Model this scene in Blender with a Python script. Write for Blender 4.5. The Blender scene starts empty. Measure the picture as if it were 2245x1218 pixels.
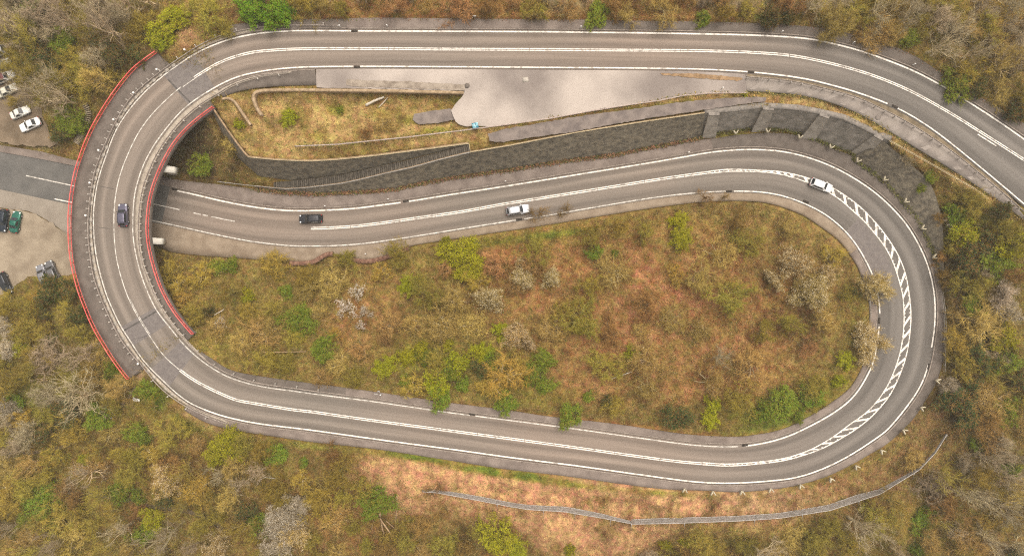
import bpy, math, random
import numpy as np
from mathutils import Vector
from mathutils.geometry import tessellate_polygon

# ------------------------------------------------------------------ camera, world, sun, exposure
HC = 130.0                      # drone height over the underpass road (m)
FP = 1430.0                     # focal length in photo pixels (11 px per metre at z = 0)
CU, CV = 1122.5, 609.0
sc = bpy.context.scene
COL = sc.collection
cam_d = bpy.data.cameras.new("camera"); cam = bpy.data.objects.new("camera", cam_d); COL.objects.link(cam)
cam.location = (0, 0, HC); cam_d.sensor_width = 36.0; cam_d.lens = FP * 36.0 / 2245.0
cam_d.clip_start = 1.0; cam_d.clip_end = 6000.0
sc.camera = cam
SUN_EL, SUN_AZ = math.radians(68), math.radians(35)      # azimuth from north (image up) towards east
world = bpy.data.worlds.new("World"); sc.world = world; world.use_nodes = True
wn = world.node_tree; wn.nodes.clear()
sky = wn.nodes.new("ShaderNodeTexSky"); sky.sky_type = 'NISHITA'; sky.sun_disc = False
sky.sun_elevation = SUN_EL; sky.sun_rotation = SUN_AZ; sky.dust_density = 6.0; sky.air_density = 1.0; sky.ozone_density = 1.0
hs = wn.nodes.new("ShaderNodeHueSaturation"); hs.inputs["Saturation"].default_value = 0.08   # thin overcast
bg = wn.nodes.new("ShaderNodeBackground"); bg.inputs["Strength"].default_value = 0.15
wo = wn.nodes.new("ShaderNodeOutputWorld")
wn.links.new(sky.outputs[0], hs.inputs["Color"]); wn.links.new(hs.outputs[0], bg.inputs[0]); wn.links.new(bg.outputs[0], wo.inputs[0])
sun_d = bpy.data.lights.new("sun", 'SUN'); sun_d.energy = 1.3; sun_d.angle = math.radians(65); sun_d.color = (1.0, 0.79, 0.56)
sun = bpy.data.objects.new("sun", sun_d); COL.objects.link(sun)
sdir = Vector((math.sin(SUN_AZ) * math.cos(SUN_EL), math.cos(SUN_AZ) * math.cos(SUN_EL), math.sin(SUN_EL)))
sun.rotation_euler = (-sdir).to_track_quat('-Z', 'Y').to_euler()
sc.view_settings.view_transform = 'Standard'; sc.view_settings.look = 'None'
sc.view_settings.gamma = 1.0; sc.view_settings.exposure = 0.58
sc.view_settings.use_curve_mapping = False

sc.cycles.use_denoising = False; sc.cycles.filter_width = 1.15; sc.cycles.use_adaptive_sampling = False
RNG = np.random.default_rng(7); random.seed(7)

# ------------------------------------------------------------------ helpers
def W(u, v, z):
    """place seen at photo pixel (u, v) when it stands at height z"""
    u = np.asarray(u, float); v = np.asarray(v, float); z = np.asarray(z, float)
    k = (HC - z) / FP
    return np.stack([(u - CU) * k, -(v - CV) * k, z + 0 * u], -1)
def UV(p):
    p = np.asarray(p, float); k = FP / (HC - p[..., 2])
    return p[..., 0] * k + CU, -p[..., 1] * k + CV

def new_mesh(name, verts, faces_tri=None, faces_quad=None, faces=None, smooth=False):
    me = bpy.data.meshes.new(name)
    verts = np.asarray(verts, np.float32)
    if faces is not None:
        me.from_pydata([tuple(map(float, v)) for v in verts], [], [tuple(int(i) for i in f) for f in faces])
    else:
        fs = []; st = []; tot = []; n = 0
        for arr, k in ((faces_tri, 3), (faces_quad, 4)):
            if arr is None or len(arr) == 0: continue
            arr = np.asarray(arr, np.int32)
            fs.append(arr.ravel()); st.append(n + np.arange(len(arr)) * k); tot.append(np.full(len(arr), k)); n += arr.size
        fs = np.concatenate(fs).astype(np.int32); st = np.concatenate(st).astype(np.int32); tot = np.concatenate(tot).astype(np.int32)
        me.vertices.add(len(verts)); me.vertices.foreach_set("co", verts.ravel())
        me.loops.add(len(fs)); me.loops.foreach_set("vertex_index", fs)
        me.polygons.add(len(st)); me.polygons.foreach_set("loop_start", st); me.polygons.foreach_set("loop_total", tot)
        me.update(calc_edges=True)
    if smooth: me.polygons.foreach_set("use_smooth", np.ones(len(me.polygons), bool))
    me.validate(); me.update()
    return me

def link(name, me, mat=None, parent=None):
    o = bpy.data.objects.new(name, me); COL.objects.link(o)
    if mat is not None and me is not None:
        me.materials.clear(); me.materials.append(mat)
    if parent is not None: o.parent = parent
    return o
def origin(o):
    p = Vector((0, 0, 0))
    while o is not None: p = p + o.location; o = o.parent
    return np.array(p)
def wobj(name, verts, mat, parent=None, smooth=False, **kw):
    """mesh from world coordinates, made local to an unrotated parent"""
    verts = np.asarray(verts, float)
    if parent is not None: verts = verts - origin(parent)
    return link(name, new_mesh(name, verts, smooth=smooth, **kw), mat, parent)
def tag(o, label=None, cat=None, group=None, kind=None):
    if label: o["label"] = label
    if cat: o["category"] = cat
    if group: o["group"] = group
    if kind: o["kind"] = kind
    return o
def thing(name, loc, label, cat, group=None, rz=0.0):
    o = bpy.data.objects.new(name, None); COL.objects.link(o); o.empty_display_size = 0.2
    o.location = [float(c) for c in loc]; o.rotation_euler = (0, 0, rz)
    return tag(o, label, cat, group)
def structure(o): o["kind"] = "structure"; return o

def boxes(specs):
    """specs: (centre, size, rotz) -> verts, quads"""
    V = []; F = []
    base = np.array([[-1,-1,-1],[1,-1,-1],[1,1,-1],[-1,1,-1],[-1,-1,1],[1,-1,1],[1,1,1],[-1,1,1]], float) * .5
    q = np.array([[0,3,2,1],[4,5,6,7],[0,1,5,4],[1,2,6,5],[2,3,7,6],[3,0,4,7]])
    for c, s, r in specs:
        b = base * np.array(s); cr, sr = math.cos(r), math.sin(r)
        b = np.stack([b[:,0]*cr - b[:,1]*sr, b[:,0]*sr + b[:,1]*cr, b[:,2]], -1) + np.array(c)
        F.append(q + 8 * len(V)); V.append(b)
    return np.concatenate(V), np.concatenate(F)

def tube(path, rad, n=6, closed_ends=True):
    path = np.asarray(path, float); m = len(path)
    rad = np.broadcast_to(np.asarray(rad, float), (m,))
    t = np.gradient(path, axis=0); t /= np.linalg.norm(t, axis=1)[:, None] + 1e-9
    up = np.where(np.abs(t[:, 2:3]) > .9, np.array([[1., 0, 0]]), np.array([[0, 0, 1.]]))
    a = np.cross(t, up); a /= np.linalg.norm(a, axis=1)[:, None] + 1e-9; b = np.cross(a, t)
    th = np.arange(n) * 2 * math.pi / n
    V = path[:, None, :] + rad[:, None, None] * (np.cos(th)[None, :, None] * a[:, None, :] + np.sin(th)[None, :, None] * b[:, None, :])
    V = V.reshape(-1, 3); Q = []
    i = np.arange(m - 1)[:, None] * n; j = np.arange(n)[None, :]; j2 = (j + 1) % n
    Q = np.stack([i + j, i + j2, i + n + j2, i + n + j], -1).reshape(-1, 4)
    T = None
    if closed_ends:
        V = np.concatenate([V, path[:1], path[-1:]]); c0 = len(V) - 2; c1 = len(V) - 1
        jj = np.arange(n); jk = (jj + 1) % n
        T = np.concatenate([np.stack([jk, jj, np.full(n, c0)], -1), np.stack([(m-1)*n + jj, (m-1)*n + jk, np.full(n, c1)], -1)])
    return V, T, Q
def merge(parts):
    V = []; T = []; Q = []; n = 0
    for v, t, q in parts:
        V.append(v)
        if t is not None and len(t): T.append(np.asarray(t) + n)
        if q is not None and len(q): Q.append(np.asarray(q) + n)
        n += len(v)
    return np.concatenate(V), (np.concatenate(T) if T else None), (np.concatenate(Q) if Q else None)

# ---- polylines in photo pixels
def spline(pts, step=4.0, sm=3):
    p = np.asarray(pts, float); n = len(p)
    q = np.concatenate([[2*p[0]-p[1]], p, [2*p[-1]-p[-2]]])
    out = []
    for i in range(n - 1):
        a, b, c, d = q[i], q[i+1], q[i+2], q[i+3]
        t = np.linspace(0, 1, 24, endpoint=False)[:, None]
        out.append(.5 * ((2*b) + (c-a)*t + (2*a-5*b+4*c-d)*t*t + (-a+3*b-3*c+d)*t**3))
    out.append(p[-1:]); c = np.concatenate(out)
    c = resample(c, step)
    if sm:
        k = np.exp(-.5 * (np.arange(-3*sm, 3*sm+1) / sm) ** 2); k /= k.sum(); w = 3*sm
        ext = np.concatenate([2*c[0] - c[w:0:-1], c, 2*c[-1] - c[-2:-w-2:-1]])
        c = np.stack([np.convolve(ext[:, j], k, 'valid') for j in range(2)], -1)
    return c
def poly(pts, step=6.0): return resample(np.asarray(pts, float), step)
def resample(c, step=None, n=None):
    d = np.concatenate([[0], np.cumsum(np.linalg.norm(np.diff(c, axis=0), axis=1))])
    m = n if n else max(2, int(round(d[-1] / step)) + 1)
    s = np.linspace(0, d[-1], m)
    return np.stack([np.interp(s, d, c[:, j]) for j in range(c.shape[1])], -1)
def arclen(c): return np.concatenate([[0], np.cumsum(np.linalg.norm(np.diff(c, axis=0), axis=1))])
def normals2(c):
    t = np.gradient(c, axis=0); t /= np.linalg.norm(t, axis=1)[:, None] + 1e-9
    return np.stack([-t[:, 1], t[:, 0]], -1)          # to the right of travel in image space (v down)

def ribbon(A, B, across=1, drop=0.0):
    """strip between world polylines A and B (same count); optional skirts; returns verts, quads, uv per vertex"""
    m = len(A); k = across + 1
    f = np.linspace(0, 1, k)[None, :, None]
    G = A[:, None, :] * (1 - f) + B[:, None, :] * f
    s = arclen((A + B) / 2)
    uv = np.stack([np.repeat(s, k), np.tile(np.linspace(0, 1, k), m)], -1)
    V = G.reshape(-1, 3)
    i = np.arange(m - 1)[:, None] * k; j = np.arange(k - 1)[None, :]
    Q = np.stack([i + j, i + k + j, i + k + j + 1, i + j + 1], -1).reshape(-1, 4)
    if drop > 0:
        lo = np.array([0, 0, -drop]); n0 = len(V)
        V = np.concatenate([V, A + lo, B + lo]); uv = np.concatenate([uv, uv[::k], uv[k-1::k]])
        a = np.arange(m - 1)
        Q = np.concatenate([Q, np.stack([n0 + a, n0 + a + 1, (a+1)*k, a*k], -1),
                            np.stack([n0 + m + a + 1, n0 + m + a, a*k + k-1, (a+1)*k + k-1], -1)])
        for e in (0, m-1):
            Q = np.concatenate([Q, np.array([[e*k, e*k + k-1, n0 + m + e, n0 + e]])])
    return V, Q, uv
def set_uv(me, uv):
    l = me.uv_layers.new(name="UVMap"); vi = np.zeros(len(me.loops), np.int32); me.loops.foreach_get("vertex_index", vi)
    l.data.foreach_set("uv", np.asarray(uv, np.float32)[vi].ravel())
def strip(name, A, B, mat, parent=None, across=1, drop=0.0):
    V, Q, uv = ribbon(np.asarray(A), np.asarray(B), across, drop)
    o = wobj(name, V, mat, parent, faces_quad=Q); set_uv(o.data, uv)
    return o

# ------------------------------------------------------------------ materials
MATS = {}
def mat(name, col, col2=None, scale=1.0, rough=0.9, detail=6, lo=.35, hi=.65, bump=0.0, bscale=None, rand=0.0, metal=0.0, spec=0.2, fine=0.0):
    """procedural: two tones mixed by noise, fine grain, optional per-object variation and bump"""
    m = bpy.data.materials.new(name); m.use_nodes = True; nt = m.node_tree; N = nt.nodes; L = nt.links
    bs = N["Principled BSDF"]; bs.inputs["Roughness"].default_value = rough; bs.inputs["Metallic"].default_value = metal
    bs.inputs["Specular IOR Level"].default_value = spec
    geo = N.new("ShaderNodeNewGeometry"); src = geo.outputs["Position"]
    nz = N.new("ShaderNodeTexNoise"); nz.inputs["Scale"].default_value = scale; nz.inputs["Detail"].default_value = detail
    L.new(src, nz.inputs["Vector"])
    rp = N.new("ShaderNodeValToRGB"); rp.color_ramp.elements[0].position = lo; rp.color_ramp.elements[1].position = hi
    rp.color_ramp.elements[0].color = (*col, 1); rp.color_ramp.elements[1].color = (*(col2 or col), 1)
    L.new(nz.outputs["Fac"], rp.inputs["Fac"]); out = rp.outputs["Color"]
    if fine > 0:
        n2 = N.new("ShaderNodeTexNoise"); n2.inputs["Scale"].default_value = 7.0; n2.inputs["Detail"].default_value = 3; L.new(src, n2.inputs["Vector"])
        mr = N.new("ShaderNodeMapRange"); mr.inputs[1].default_value = .3; mr.inputs[2].default_value = .7
        mr.inputs[3].default_value = 1 - fine; mr.inputs[4].default_value = 1 + fine; L.new(n2.outputs["Fac"], mr.inputs[0])
        mx = N.new("ShaderNodeVectorMath"); mx.operation = 'SCALE'; L.new(out, mx.inputs[0]); L.new(mr.outputs[0], mx.inputs["Scale"]); out = mx.outputs[0]
    if rand > 0:
        oi = N.new("ShaderNodeObjectInfo"); mr = N.new("ShaderNodeMapRange"); mr.inputs[3].default_value = 1 - rand; mr.inputs[4].default_value = 1 + rand
        L.new(oi.outputs["Random"], mr.inputs[0]); hv = N.new("ShaderNodeHueSaturation"); L.new(out, hv.inputs["Color"]); L.new(mr.outputs[0], hv.inputs["Value"])
        m2 = N.new("ShaderNodeMath"); m2.operation = 'MULTIPLY_ADD'; m2.inputs[1].default_value = .026; m2.inputs[2].default_value = .490
        fr = N.new("ShaderNodeMath"); fr.operation = 'FRACT'; ml = N.new("ShaderNodeMath"); ml.operation = 'MULTIPLY'; ml.inputs[1].default_value = 7.31
        L.new(oi.outputs["Random"], ml.inputs[0]); L.new(ml.outputs[0], fr.inputs[0]); L.new(fr.outputs[0], m2.inputs[0]); L.new(m2.outputs[0], hv.inputs["Hue"]); out = hv.outputs[0]
    L.new(out, bs.inputs["Base Color"])
    if bump > 0:
        n3 = N.new("ShaderNodeTexNoise"); n3.inputs["Scale"].default_value = bscale or scale * 4; n3.inputs["Detail"].default_value = 5; L.new(src, n3.inputs["Vector"])
        bp = N.new("ShaderNodeBump"); bp.inputs["Strength"].default_value = 1.0; bp.inputs["Distance"].default_value = bump
        L.new(n3.outputs["Fac"], bp.inputs["Height"]); L.new(bp.outputs[0], bs.inputs["Normal"])
    MATS[name] = m
    return m

def road_material():
    m = bpy.data.materials.new("worn_asphalt"); m.use_nodes = True; nt = m.node_tree; N = nt.nodes; L = nt.links
    bs = N["Principled BSDF"]; bs.inputs["Roughness"].default_value = .88; bs.inputs["Specular IOR Level"].default_value = .25
    uv = N.new("ShaderNodeUVMap"); uv.uv_map = "UVMap"; sp = N.new("ShaderNodeSeparateXYZ"); L.new(uv.outputs[0], sp.inputs[0])
    # wheel-track wear: polished tracks darker, middle of each lane paler
    vr = N.new("ShaderNodeValToRGB"); cr = vr.color_ramp; cr.interpolation = 'EASE'
    prof = [(0.0,1.06),(.05,.94),(.14,.82),(.26,1.20),(.39,.84),(.5,.97),(.62,1.17),(.71,1.08),(.83,.82),(.93,.99),(1.0,1.10)]
    cr.elements[0].position = 0; cr.elements[1].position = 1
    for i, (p, c) in enumerate(prof):
        e = cr.elements[0] if i == 0 else (cr.elements[-1] if i == len(prof)-1 else cr.elements.new(p))
        e.color = (c*.5, c*.5, c*.5, 1)
    # wander of the tracks
    cx = N.new("ShaderNodeCombineXYZ"); mu = N.new("ShaderNodeMath"); mu.operation='MULTIPLY'; mu.inputs[1].default_value = .035; L.new(sp.outputs[0], mu.inputs[0]); L.new(mu.outputs[0], cx.inputs[0])
    nw = N.new("ShaderNodeTexNoise"); nw.inputs["Scale"].default_value = 1; nw.inputs["Detail"].default_value = 2; L.new(cx.outputs[0], nw.inputs["Vector"])
    ma = N.new("ShaderNodeMath"); ma.operation='MULTIPLY_ADD'; ma.inputs[1].default_value = .12; ma.inputs[2].default_value = -.06; L.new(nw.outputs["Fac"], ma.inputs[0])
    ad = N.new("ShaderNodeMath"); ad.operation='ADD'; L.new(sp.outputs[1], ad.inputs[0]); L.new(ma.outputs[0], ad.inputs[1]); L.new(ad.outputs[0], vr.inputs["Fac"])
    # long streaks
    c2 = N.new("ShaderNodeCombineXYZ"); m2 = N.new("ShaderNodeMath"); m2.operation='MULTIPLY'; m2.inputs[1].default_value=.05; L.new(sp.outputs[0], m2.inputs[0]); L.new(m2.outputs[0], c2.inputs[0])
    m3 = N.new("ShaderNodeMath"); m3.operation='MULTIPLY'; m3.inputs[1].default_value=14; L.new(sp.outputs[1], m3.inputs[0]); L.new(m3.outputs[0], c2.inputs[1])
    ns = N.new("ShaderNodeTexNoise"); ns.inputs["Scale"].default_value=1; ns.inputs["Detail"].default_value=4; L.new(c2.outputs[0], ns.inputs["Vector"])
    geo = N.new("ShaderNodeNewGeometry")
    nb = N.new("ShaderNodeTexNoise"); nb.inputs["Scale"].default_value=.02; nb.inputs["Detail"].default_value=2; L.new(geo.outputs["Position"], nb.inputs["Vector"])
    rb = N.new("ShaderNodeValToRGB"); rb.color_ramp.elements[0].position=.35; rb.color_ramp.elements[1].position=.65
    rb.color_ramp.elements[0].color=(.168,.142,.117,1); rb.color_ramp.elements[1].color=(.203,.158,.125,1); L.new(nb.outputs["Fac"], rb.inputs["Fac"])
    gx_ = N.new("ShaderNodeSeparateXYZ"); L.new(geo.outputs["Position"], gx_.inputs[0]); me_ = N.new("ShaderNodeMapRange"); me_.interpolation_type = 'SMOOTHSTEP'; me_.inputs[1].default_value = 25; me_.inputs[2].default_value = 75; L.new(gx_.outputs[0], me_.inputs[0])
    mxe = N.new("ShaderNodeMix"); mxe.data_type = 'RGBA'; L.new(me_.outputs[0], mxe.inputs[0]); L.new(rb.outputs["Color"], mxe.inputs[6]); mxe.inputs[7].default_value = (.136,.120,.104,1)
    ng = N.new("ShaderNodeTexNoise"); ng.inputs["Scale"].default_value=4.5; ng.inputs["Detail"].default_value=4; L.new(geo.outputs["Position"], ng.inputs["Vector"])
    def rng(sock, a, b):
        r = N.new("ShaderNodeMapRange"); r.inputs[1].default_value=.25; r.inputs[2].default_value=.75; r.inputs[3].default_value=a; r.inputs[4].default_value=b; L.new(sock, r.inputs[0]); return r.outputs[0]
    def scale(col, s):
        v = N.new("ShaderNodeVectorMath"); v.operation='SCALE'; L.new(col, v.inputs[0]); L.new(s, v.inputs["Scale"]); return v.outputs[0]
    sx = N.new("ShaderNodeSeparateColor"); L.new(vr.outputs["Color"], sx.inputs[0])
    dbl = N.new("ShaderNodeMath"); dbl.operation='MULTIPLY'; dbl.inputs[1].default_value = 2.0; L.new(sx.outputs[0], dbl.inputs[0])
    c = scale(mxe.outputs[2], dbl.outputs[0]); c = scale(c, rng(ns.outputs["Fac"], .84, 1.16)); c = scale(c, rng(ng.outputs["Fac"], .94, 1.06))
    L.new(c, bs.inputs["Base Color"])
    bp = N.new("ShaderNodeBump"); bp.inputs["Distance"].default_value=.01; L.new(ng.outputs["Fac"], bp.inputs["Height"]); L.new(bp.outputs[0], bs.inputs["Normal"])
    return m
def ground_material(name="woodland_ground", grain=.35):
    m = bpy.data.materials.new(name); m.use_nodes = True; nt = m.node_tree; N = nt.nodes; L = nt.links
    bs = N["Principled BSDF"]; bs.inputs["Roughness"].default_value = .95; bs.inputs["Specular IOR Level"].default_value = .1
    at = N.new("ShaderNodeAttribute"); at.attribute_name = "Col"; geo = N.new("ShaderNodeNewGeometry"); col = at.outputs["Color"]
    for sc_, a, b, d in ((.35, .80, 1.2, 5), (1.6, .72, 1.3, 6), (6.0, 1-grain, 1+grain, 4)):
        n = N.new("ShaderNodeTexNoise"); n.inputs["Scale"].default_value = sc_; n.inputs["Detail"].default_value = d; n.inputs["Roughness"].default_value=.65; L.new(geo.outputs["Position"], n.inputs["Vector"])
        r = N.new("ShaderNodeMapRange"); r.inputs[1].default_value=.3; r.inputs[2].default_value=.7; r.inputs[3].default_value=a; r.inputs[4].default_value=b; L.new(n.outputs["Fac"], r.inputs[0])
        v = N.new("ShaderNodeVectorMath"); v.operation='SCALE'; L.new(col, v.inputs[0]); L.new(r.outputs[0], v.inputs["Scale"]); col = v.outputs[0]
    n = N.new("ShaderNodeTexNoise"); n.inputs["Scale"].default_value=.9; n.inputs["Detail"].default_value=5; L.new(geo.outputs["Position"], n.inputs["Vector"])
    hv = N.new("ShaderNodeHueSaturation"); L.new(col, hv.inputs["Color"]); r = N.new("ShaderNodeMapRange"); r.inputs[1].default_value=.3; r.inputs[2].default_value=.7; r.inputs[3].default_value=.475; r.inputs[4].default_value=.53; L.new(n.outputs["Fac"], r.inputs[0]); L.new(r.outputs[0], hv.inputs["Hue"])
    L.new(hv.outputs[0], bs.inputs["Base Color"])
    bp = N.new("ShaderNodeBump"); bp.inputs["Distance"].default_value=.12; n = N.new("ShaderNodeTexNoise"); n.inputs["Scale"].default_value=3.0; n.inputs["Detail"].default_value=6; L.new(geo.outputs["Position"], n.inputs["Vector"]); L.new(n.outputs["Fac"], bp.inputs["Height"]); L.new(bp.outputs[0], bs.inputs["Normal"])
    return m
M_ROAD = road_material(); M_GROUND = ground_material(); M_BRUSH = ground_material("dead_brush_stems", .25)
M_PAINT = mat("road_paint", (.36,.325,.28), (.74,.68,.60), 1.3, .7, 8, .32, .50, fine=.06)
M_PAINT_OLD = mat("faded_paint", (.26,.235,.20), (.62,.57,.50), 1.6, .8, 8, .33, .58)
M_FOOT = mat("footway_asphalt", (.155,.122,.102), (.225,.180,.150), .5, .92, 6, .35, .65, bump=.01, bscale=8, fine=.10)
M_FOOT_DARK = mat("dark_footway_asphalt", (.108,.088,.073), (.150,.123,.102), .6, .92, 6, .35, .65, bump=.01, bscale=8, fine=.10)
M_LAYBY = mat("pale_concrete_paving", (.205,.170,.148), (.41,.350,.300), .06, .92, 10, .38, .60, bump=.01, bscale=9, fine=.07)
M_STRIP = mat("stained_paving", (.19,.160,.138), (.275,.235,.20), .28, .92, 4, .40, .62, fine=.07)
M_KERB = mat("kerb_stone", (.20,.160,.132), (.30,.25,.205), 1.2, .9, 6, .35, .65, fine=.12)
M_CONC = mat("weathered_concrete", (.30,.265,.22), (.44,.39,.33), .9, .9, 6, .35, .65, fine=.12)
M_CONC_PALE = mat("pale_concrete", (.46,.43,.37), (.58,.54,.46), .9, .9, 6, .35, .65, fine=.08)
M_WALL = mat("dark_stone_revetment", (.10,.086,.067), (.235,.197,.140), 1.1, .95, 9, .33, .68, bump=.15, bscale=2.2, fine=.35)
M_CWALL = mat("dark_board_concrete", (.165,.147,.122), (.30,.265,.225), .8, .92, 9, .35, .66, bump=.05, bscale=3, fine=.22)
M_BUTT = mat("buttress_stone", (.23,.20,.165), (.34,.30,.25), .9, .92, 8, .35, .66, bump=.05, bscale=4, fine=.18)
M_COPE = mat("coping_stone", (.17,.15,.13), (.26,.225,.19), 1.5, .92, 6, .35, .66, fine=.15)
M_EARTHWALL = mat("tan_stone_wall", (.20,.135,.075), (.36,.25,.15), 1.2, .92, 6, .35, .66, fine=.2)
M_RED = mat("red_paint", (.70,.085,.075), (.80,.15,.13), .8, .5, 4, .4, .6, spec=.4)
M_STEEL = mat("galvanised_steel", (.36,.33,.30), (.47,.43,.39), 2.0, .5, 4, .4, .6, metal=.35)
M_STEEL_TAN = mat("weathered_rail_steel", (.27,.22,.185), (.40,.34,.29), 1.6, .6, 4, .4, .6, metal=.2)
M_WHITE = mat("white_enamel", (.66,.63,.58), (.76,.73,.68), 3.0, .5, 3, .4, .6)
M_CREAM = mat("cream_sign_board", (.46,.40,.28), (.56,.49,.35), 3.0, .6, 3, .4, .6)
M_GRATE = mat("cast_iron", (.035,.028,.022), (.06,.048,.038), 6, .8, 3, .4, .6)
M_BLACKP = mat("black_spray_paint", (.012,.012,.012), (.02,.02,.02), 3, .8)
M_TIMBER = mat("weathered_timber", (.20,.16,.11), (.32,.26,.18), 2.5, .9, 6, .35, .65, fine=.15)
M_LOG = mat("fallen_log_bark", (.30,.20,.11), (.46,.32,.19), 1.8, .9, 6, .35, .65, fine=.15)
M_DEADWOOD = mat("bleached_deadwood", (.42,.36,.28), (.58,.52,.43), 2.0, .9, 5, .35, .65)
M_MESH = mat("grey_wire_mesh", (.26,.235,.21), (.36,.33,.30), 2.0, .6, 4, .4, .6, metal=.3)
M_ROCK = mat("grey_rock", (.16,.145,.13), (.30,.275,.25), 1.2, .95, 8, .35, .65, bump=.08, bscale=4, fine=.2)
M_BLUE = mat("blue_plastic", (.02,.16,.24), (.05,.24,.33), 2.0, .45, 3, .4, .6, spec=.4)

# ------------------------------------------------------------------ measured lines (photo pixels)
OUTER = [(-420,255),(-300,281),(-200,300),(-100,319),(0,338),(80,352),(155,367),(250,387),(330,404),(379,416),(425,426),(488,441),(546,452),(597,459),(646,462),(704,461),(775,457),(847,448),(905,440),(991,426),(1077,413),(1200,393.5),(1264,383),(1407,360),(1494,345),(1551,335),(1608,329),(1662,328),(1721,333),(1777,347),(1835,370),(1892,403),(1935,436),(1979,481),(2007,523),(2030,570),(2044,618),(2050,665),(2049,715),(2042,764),(2035,801),(2019,844),(1993,884),(1950,937),(1921,960),(1864,997),(1806,1026),(1749,1045),(1691,1053),(1606,1058),(1522,1055),(1407,1040),(1264,1020),(1120,1002),(991,984),(847,965),(675,941),(575,929),(503,915),(448,897),(400,872),(339,816),(310,784),(282,741),(267,719),(247,678),(233,645),(219,598),(210,555),(205,500),(206,450),(215,395),(231,346),(257,280),(302,218),(353,170),(388,144),(431,116),(489,91),(550,76),(617,69),(675,67.5),(775,68),(991,69),(1200,70),(1264,71),(1407,72.5),(1551,75),(1666,78),(1770,85),(1835,98),(1892,113.5),(1950,134),(2007,157.5),(2065,188),(2122,223),(2180,260),(2245,305),(2330,366),(2450,450),(2600,555)]
CENTER = [(-420,283),(-300,310),(-200,331),(-100,352),(0,373),(57,385),(155,406),(250,427),(332,446),(394,459.5),(431,468),(465,475),(514,485),(590,496),(659,500),(700,500),(761,497),(827,490),(919,477),(1011,464),(1106,447),(1200,432),(1304,415.5),(1448,392.5),(1522,382),(1580,375),(1637,373),(1680,376),(1722,381),(1774,396),(1820,416),(1849,434.5),(1876,456),(1901,480),(1927,509),(1950,541),(1967,575),(1980,614),(1988,650),(1989.5,682),(1988.5,721),(1981,771),(1966,818),(1943,863),(1910,905),(1872,934),(1840,955),(1803,977),(1763,993.5),(1705,1009),(1606,1018),(1522,1014),(1436,1004.5),(1264,980.6),(1120,961),(1014,947),(796,918),(689,902.5),(640,897),(546,881.5),(511,874),(431,836),(379,798),(353,772),(325,731),(305,699),(280,650),(262,595),(253,550),(249.5,495),(252,438),(261.5,389),(276.5,347),(304,290),(339,244),(391,195),(440,161),(488,134),(546,116),(589,111),(640,108),(704,107),(853,107),(979,108),(1200,109),(1333,110),(1531,111.5),(1664,116),(1760,126),(1881,155),(1981,192.5),(2070,240),(2151,290),(2245,350),(2330,406),(2450,487),(2600,590)]
INNER = [(-420,320),(-300,346),(-200,367),(-100,388),(0,410),(70,425),(134,439),(154,443),(250,464),(329,482),(402,498),(460,511),(546,528),(632,538),(684,539),(747,537.6),(819,531),(933,514),(1020,499.7),(1137,481.5),(1200,472),(1264,461),(1407,437),(1494,425.6),(1580,419.5),(1664,420.5),(1721,430.5),(1777,452),(1817,475),(1855,508),(1881,541),(1901,576),(1915,607),(1925,646),(1929,680),(1927,721),(1918,781),(1904,818),(1875,865),(1835,899.6),(1777,933),(1720,958.5),(1662,973),(1606,978.5),(1522,975),(1407,960),(1264,940),(1120,921),(991,904.5),(818,879.5),(704,865),(640,856),(575,847),(503,827),(445,792.6),(402,754),(373,718),(345,683),(327,648),(306,592),(293,530),(291,487),(295,426),(309,375),(326,338),(353,296),(402,239),(460,198),(517,169.6),(570,157),(617,150.5),(689,146.6),(847,145.7),(1200,148),(1407,149.5),(1522,151.5),(1640,157.5),(1755,171),(1835,189.7),(1892,207),(1954,230.8),(2007,258.7),(2066,299),(2151,367.6),(2245,446.6),(2330,520),(2450,620),(2600,745)]
HATCH_O = [(1560,374.5),(1605,371),(1677,374),(1720,377.6),(1777,392),(1823,410.6),(1852,428),(1881,449),(1907,474),(1932,502.6),(1955.6,535.6),(1973,567),(1986,603),(1993,643),(1997,680),(1996,718),(1988.6,772),(1974,818),(1950.5,866),(1916.5,907),(1881,937),(1846,959),(1806,980.6),(1763,996.5),(1705,1011),(1605,1020.3),(1540,1017.5)]
HATCH_I = [(1560,379.5),(1605,375.5),(1677,377.6),(1720,384),(1772,400.6),(1817.6,422),(1846,441),(1872,464),(1895,485),(1921,515.5),(1944,547),(1961,583),(1973,621),(1979.5,650),(1982,686),(1981,723.6),(1974,769.5),(1958.5,818),(1934,864),(1901,902),(1863.6,929),(1835,951),(1800,973),(1763,990.5),(1705,1006.5),(1605,1016),(1540,1013)]
C = spline(CENTER); O = spline(OUTER); I = spline(INNER)
SC = arclen(C)
def s_at(u, v, lo=0, hi=10**9):
    k = (SC >= lo) & (SC <= hi); idx = np.where(k)[0]
    return SC[idx[np.argmin((C[idx,0]-u)**2 + (C[idx,1]-v)**2)]]
S_MID = s_at(1100, 448)                        # middle road, used to split the path where it crosses itself
ZA = [(0,-2.0),(s_at(0,373,0,S_MID),-.6),(s_at(330,446,0,S_MID),0),(s_at(1580,375),3.0),(s_at(1985,680),4.6),(s_at(1605,1018),5.9),(s_at(560,884,S_MID),7.1),(s_at(250,495,S_MID),7.8),(s_at(546,116,S_MID),8.6),(s_at(1664,116,S_MID),10.0),(s_at(2245,350,S_MID),10.8),(SC[-1],11.8)]
ZS = np.array(ZA)
zc_raw = np.interp(SC, ZS[:,0], ZS[:,1]); kk = np.exp(-.5*(np.arange(-60,61)/25)**2); kk /= kk.sum()
ZC = np.convolve(np.pad(zc_raw, 60, 'edge'), kk, 'valid')
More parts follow.
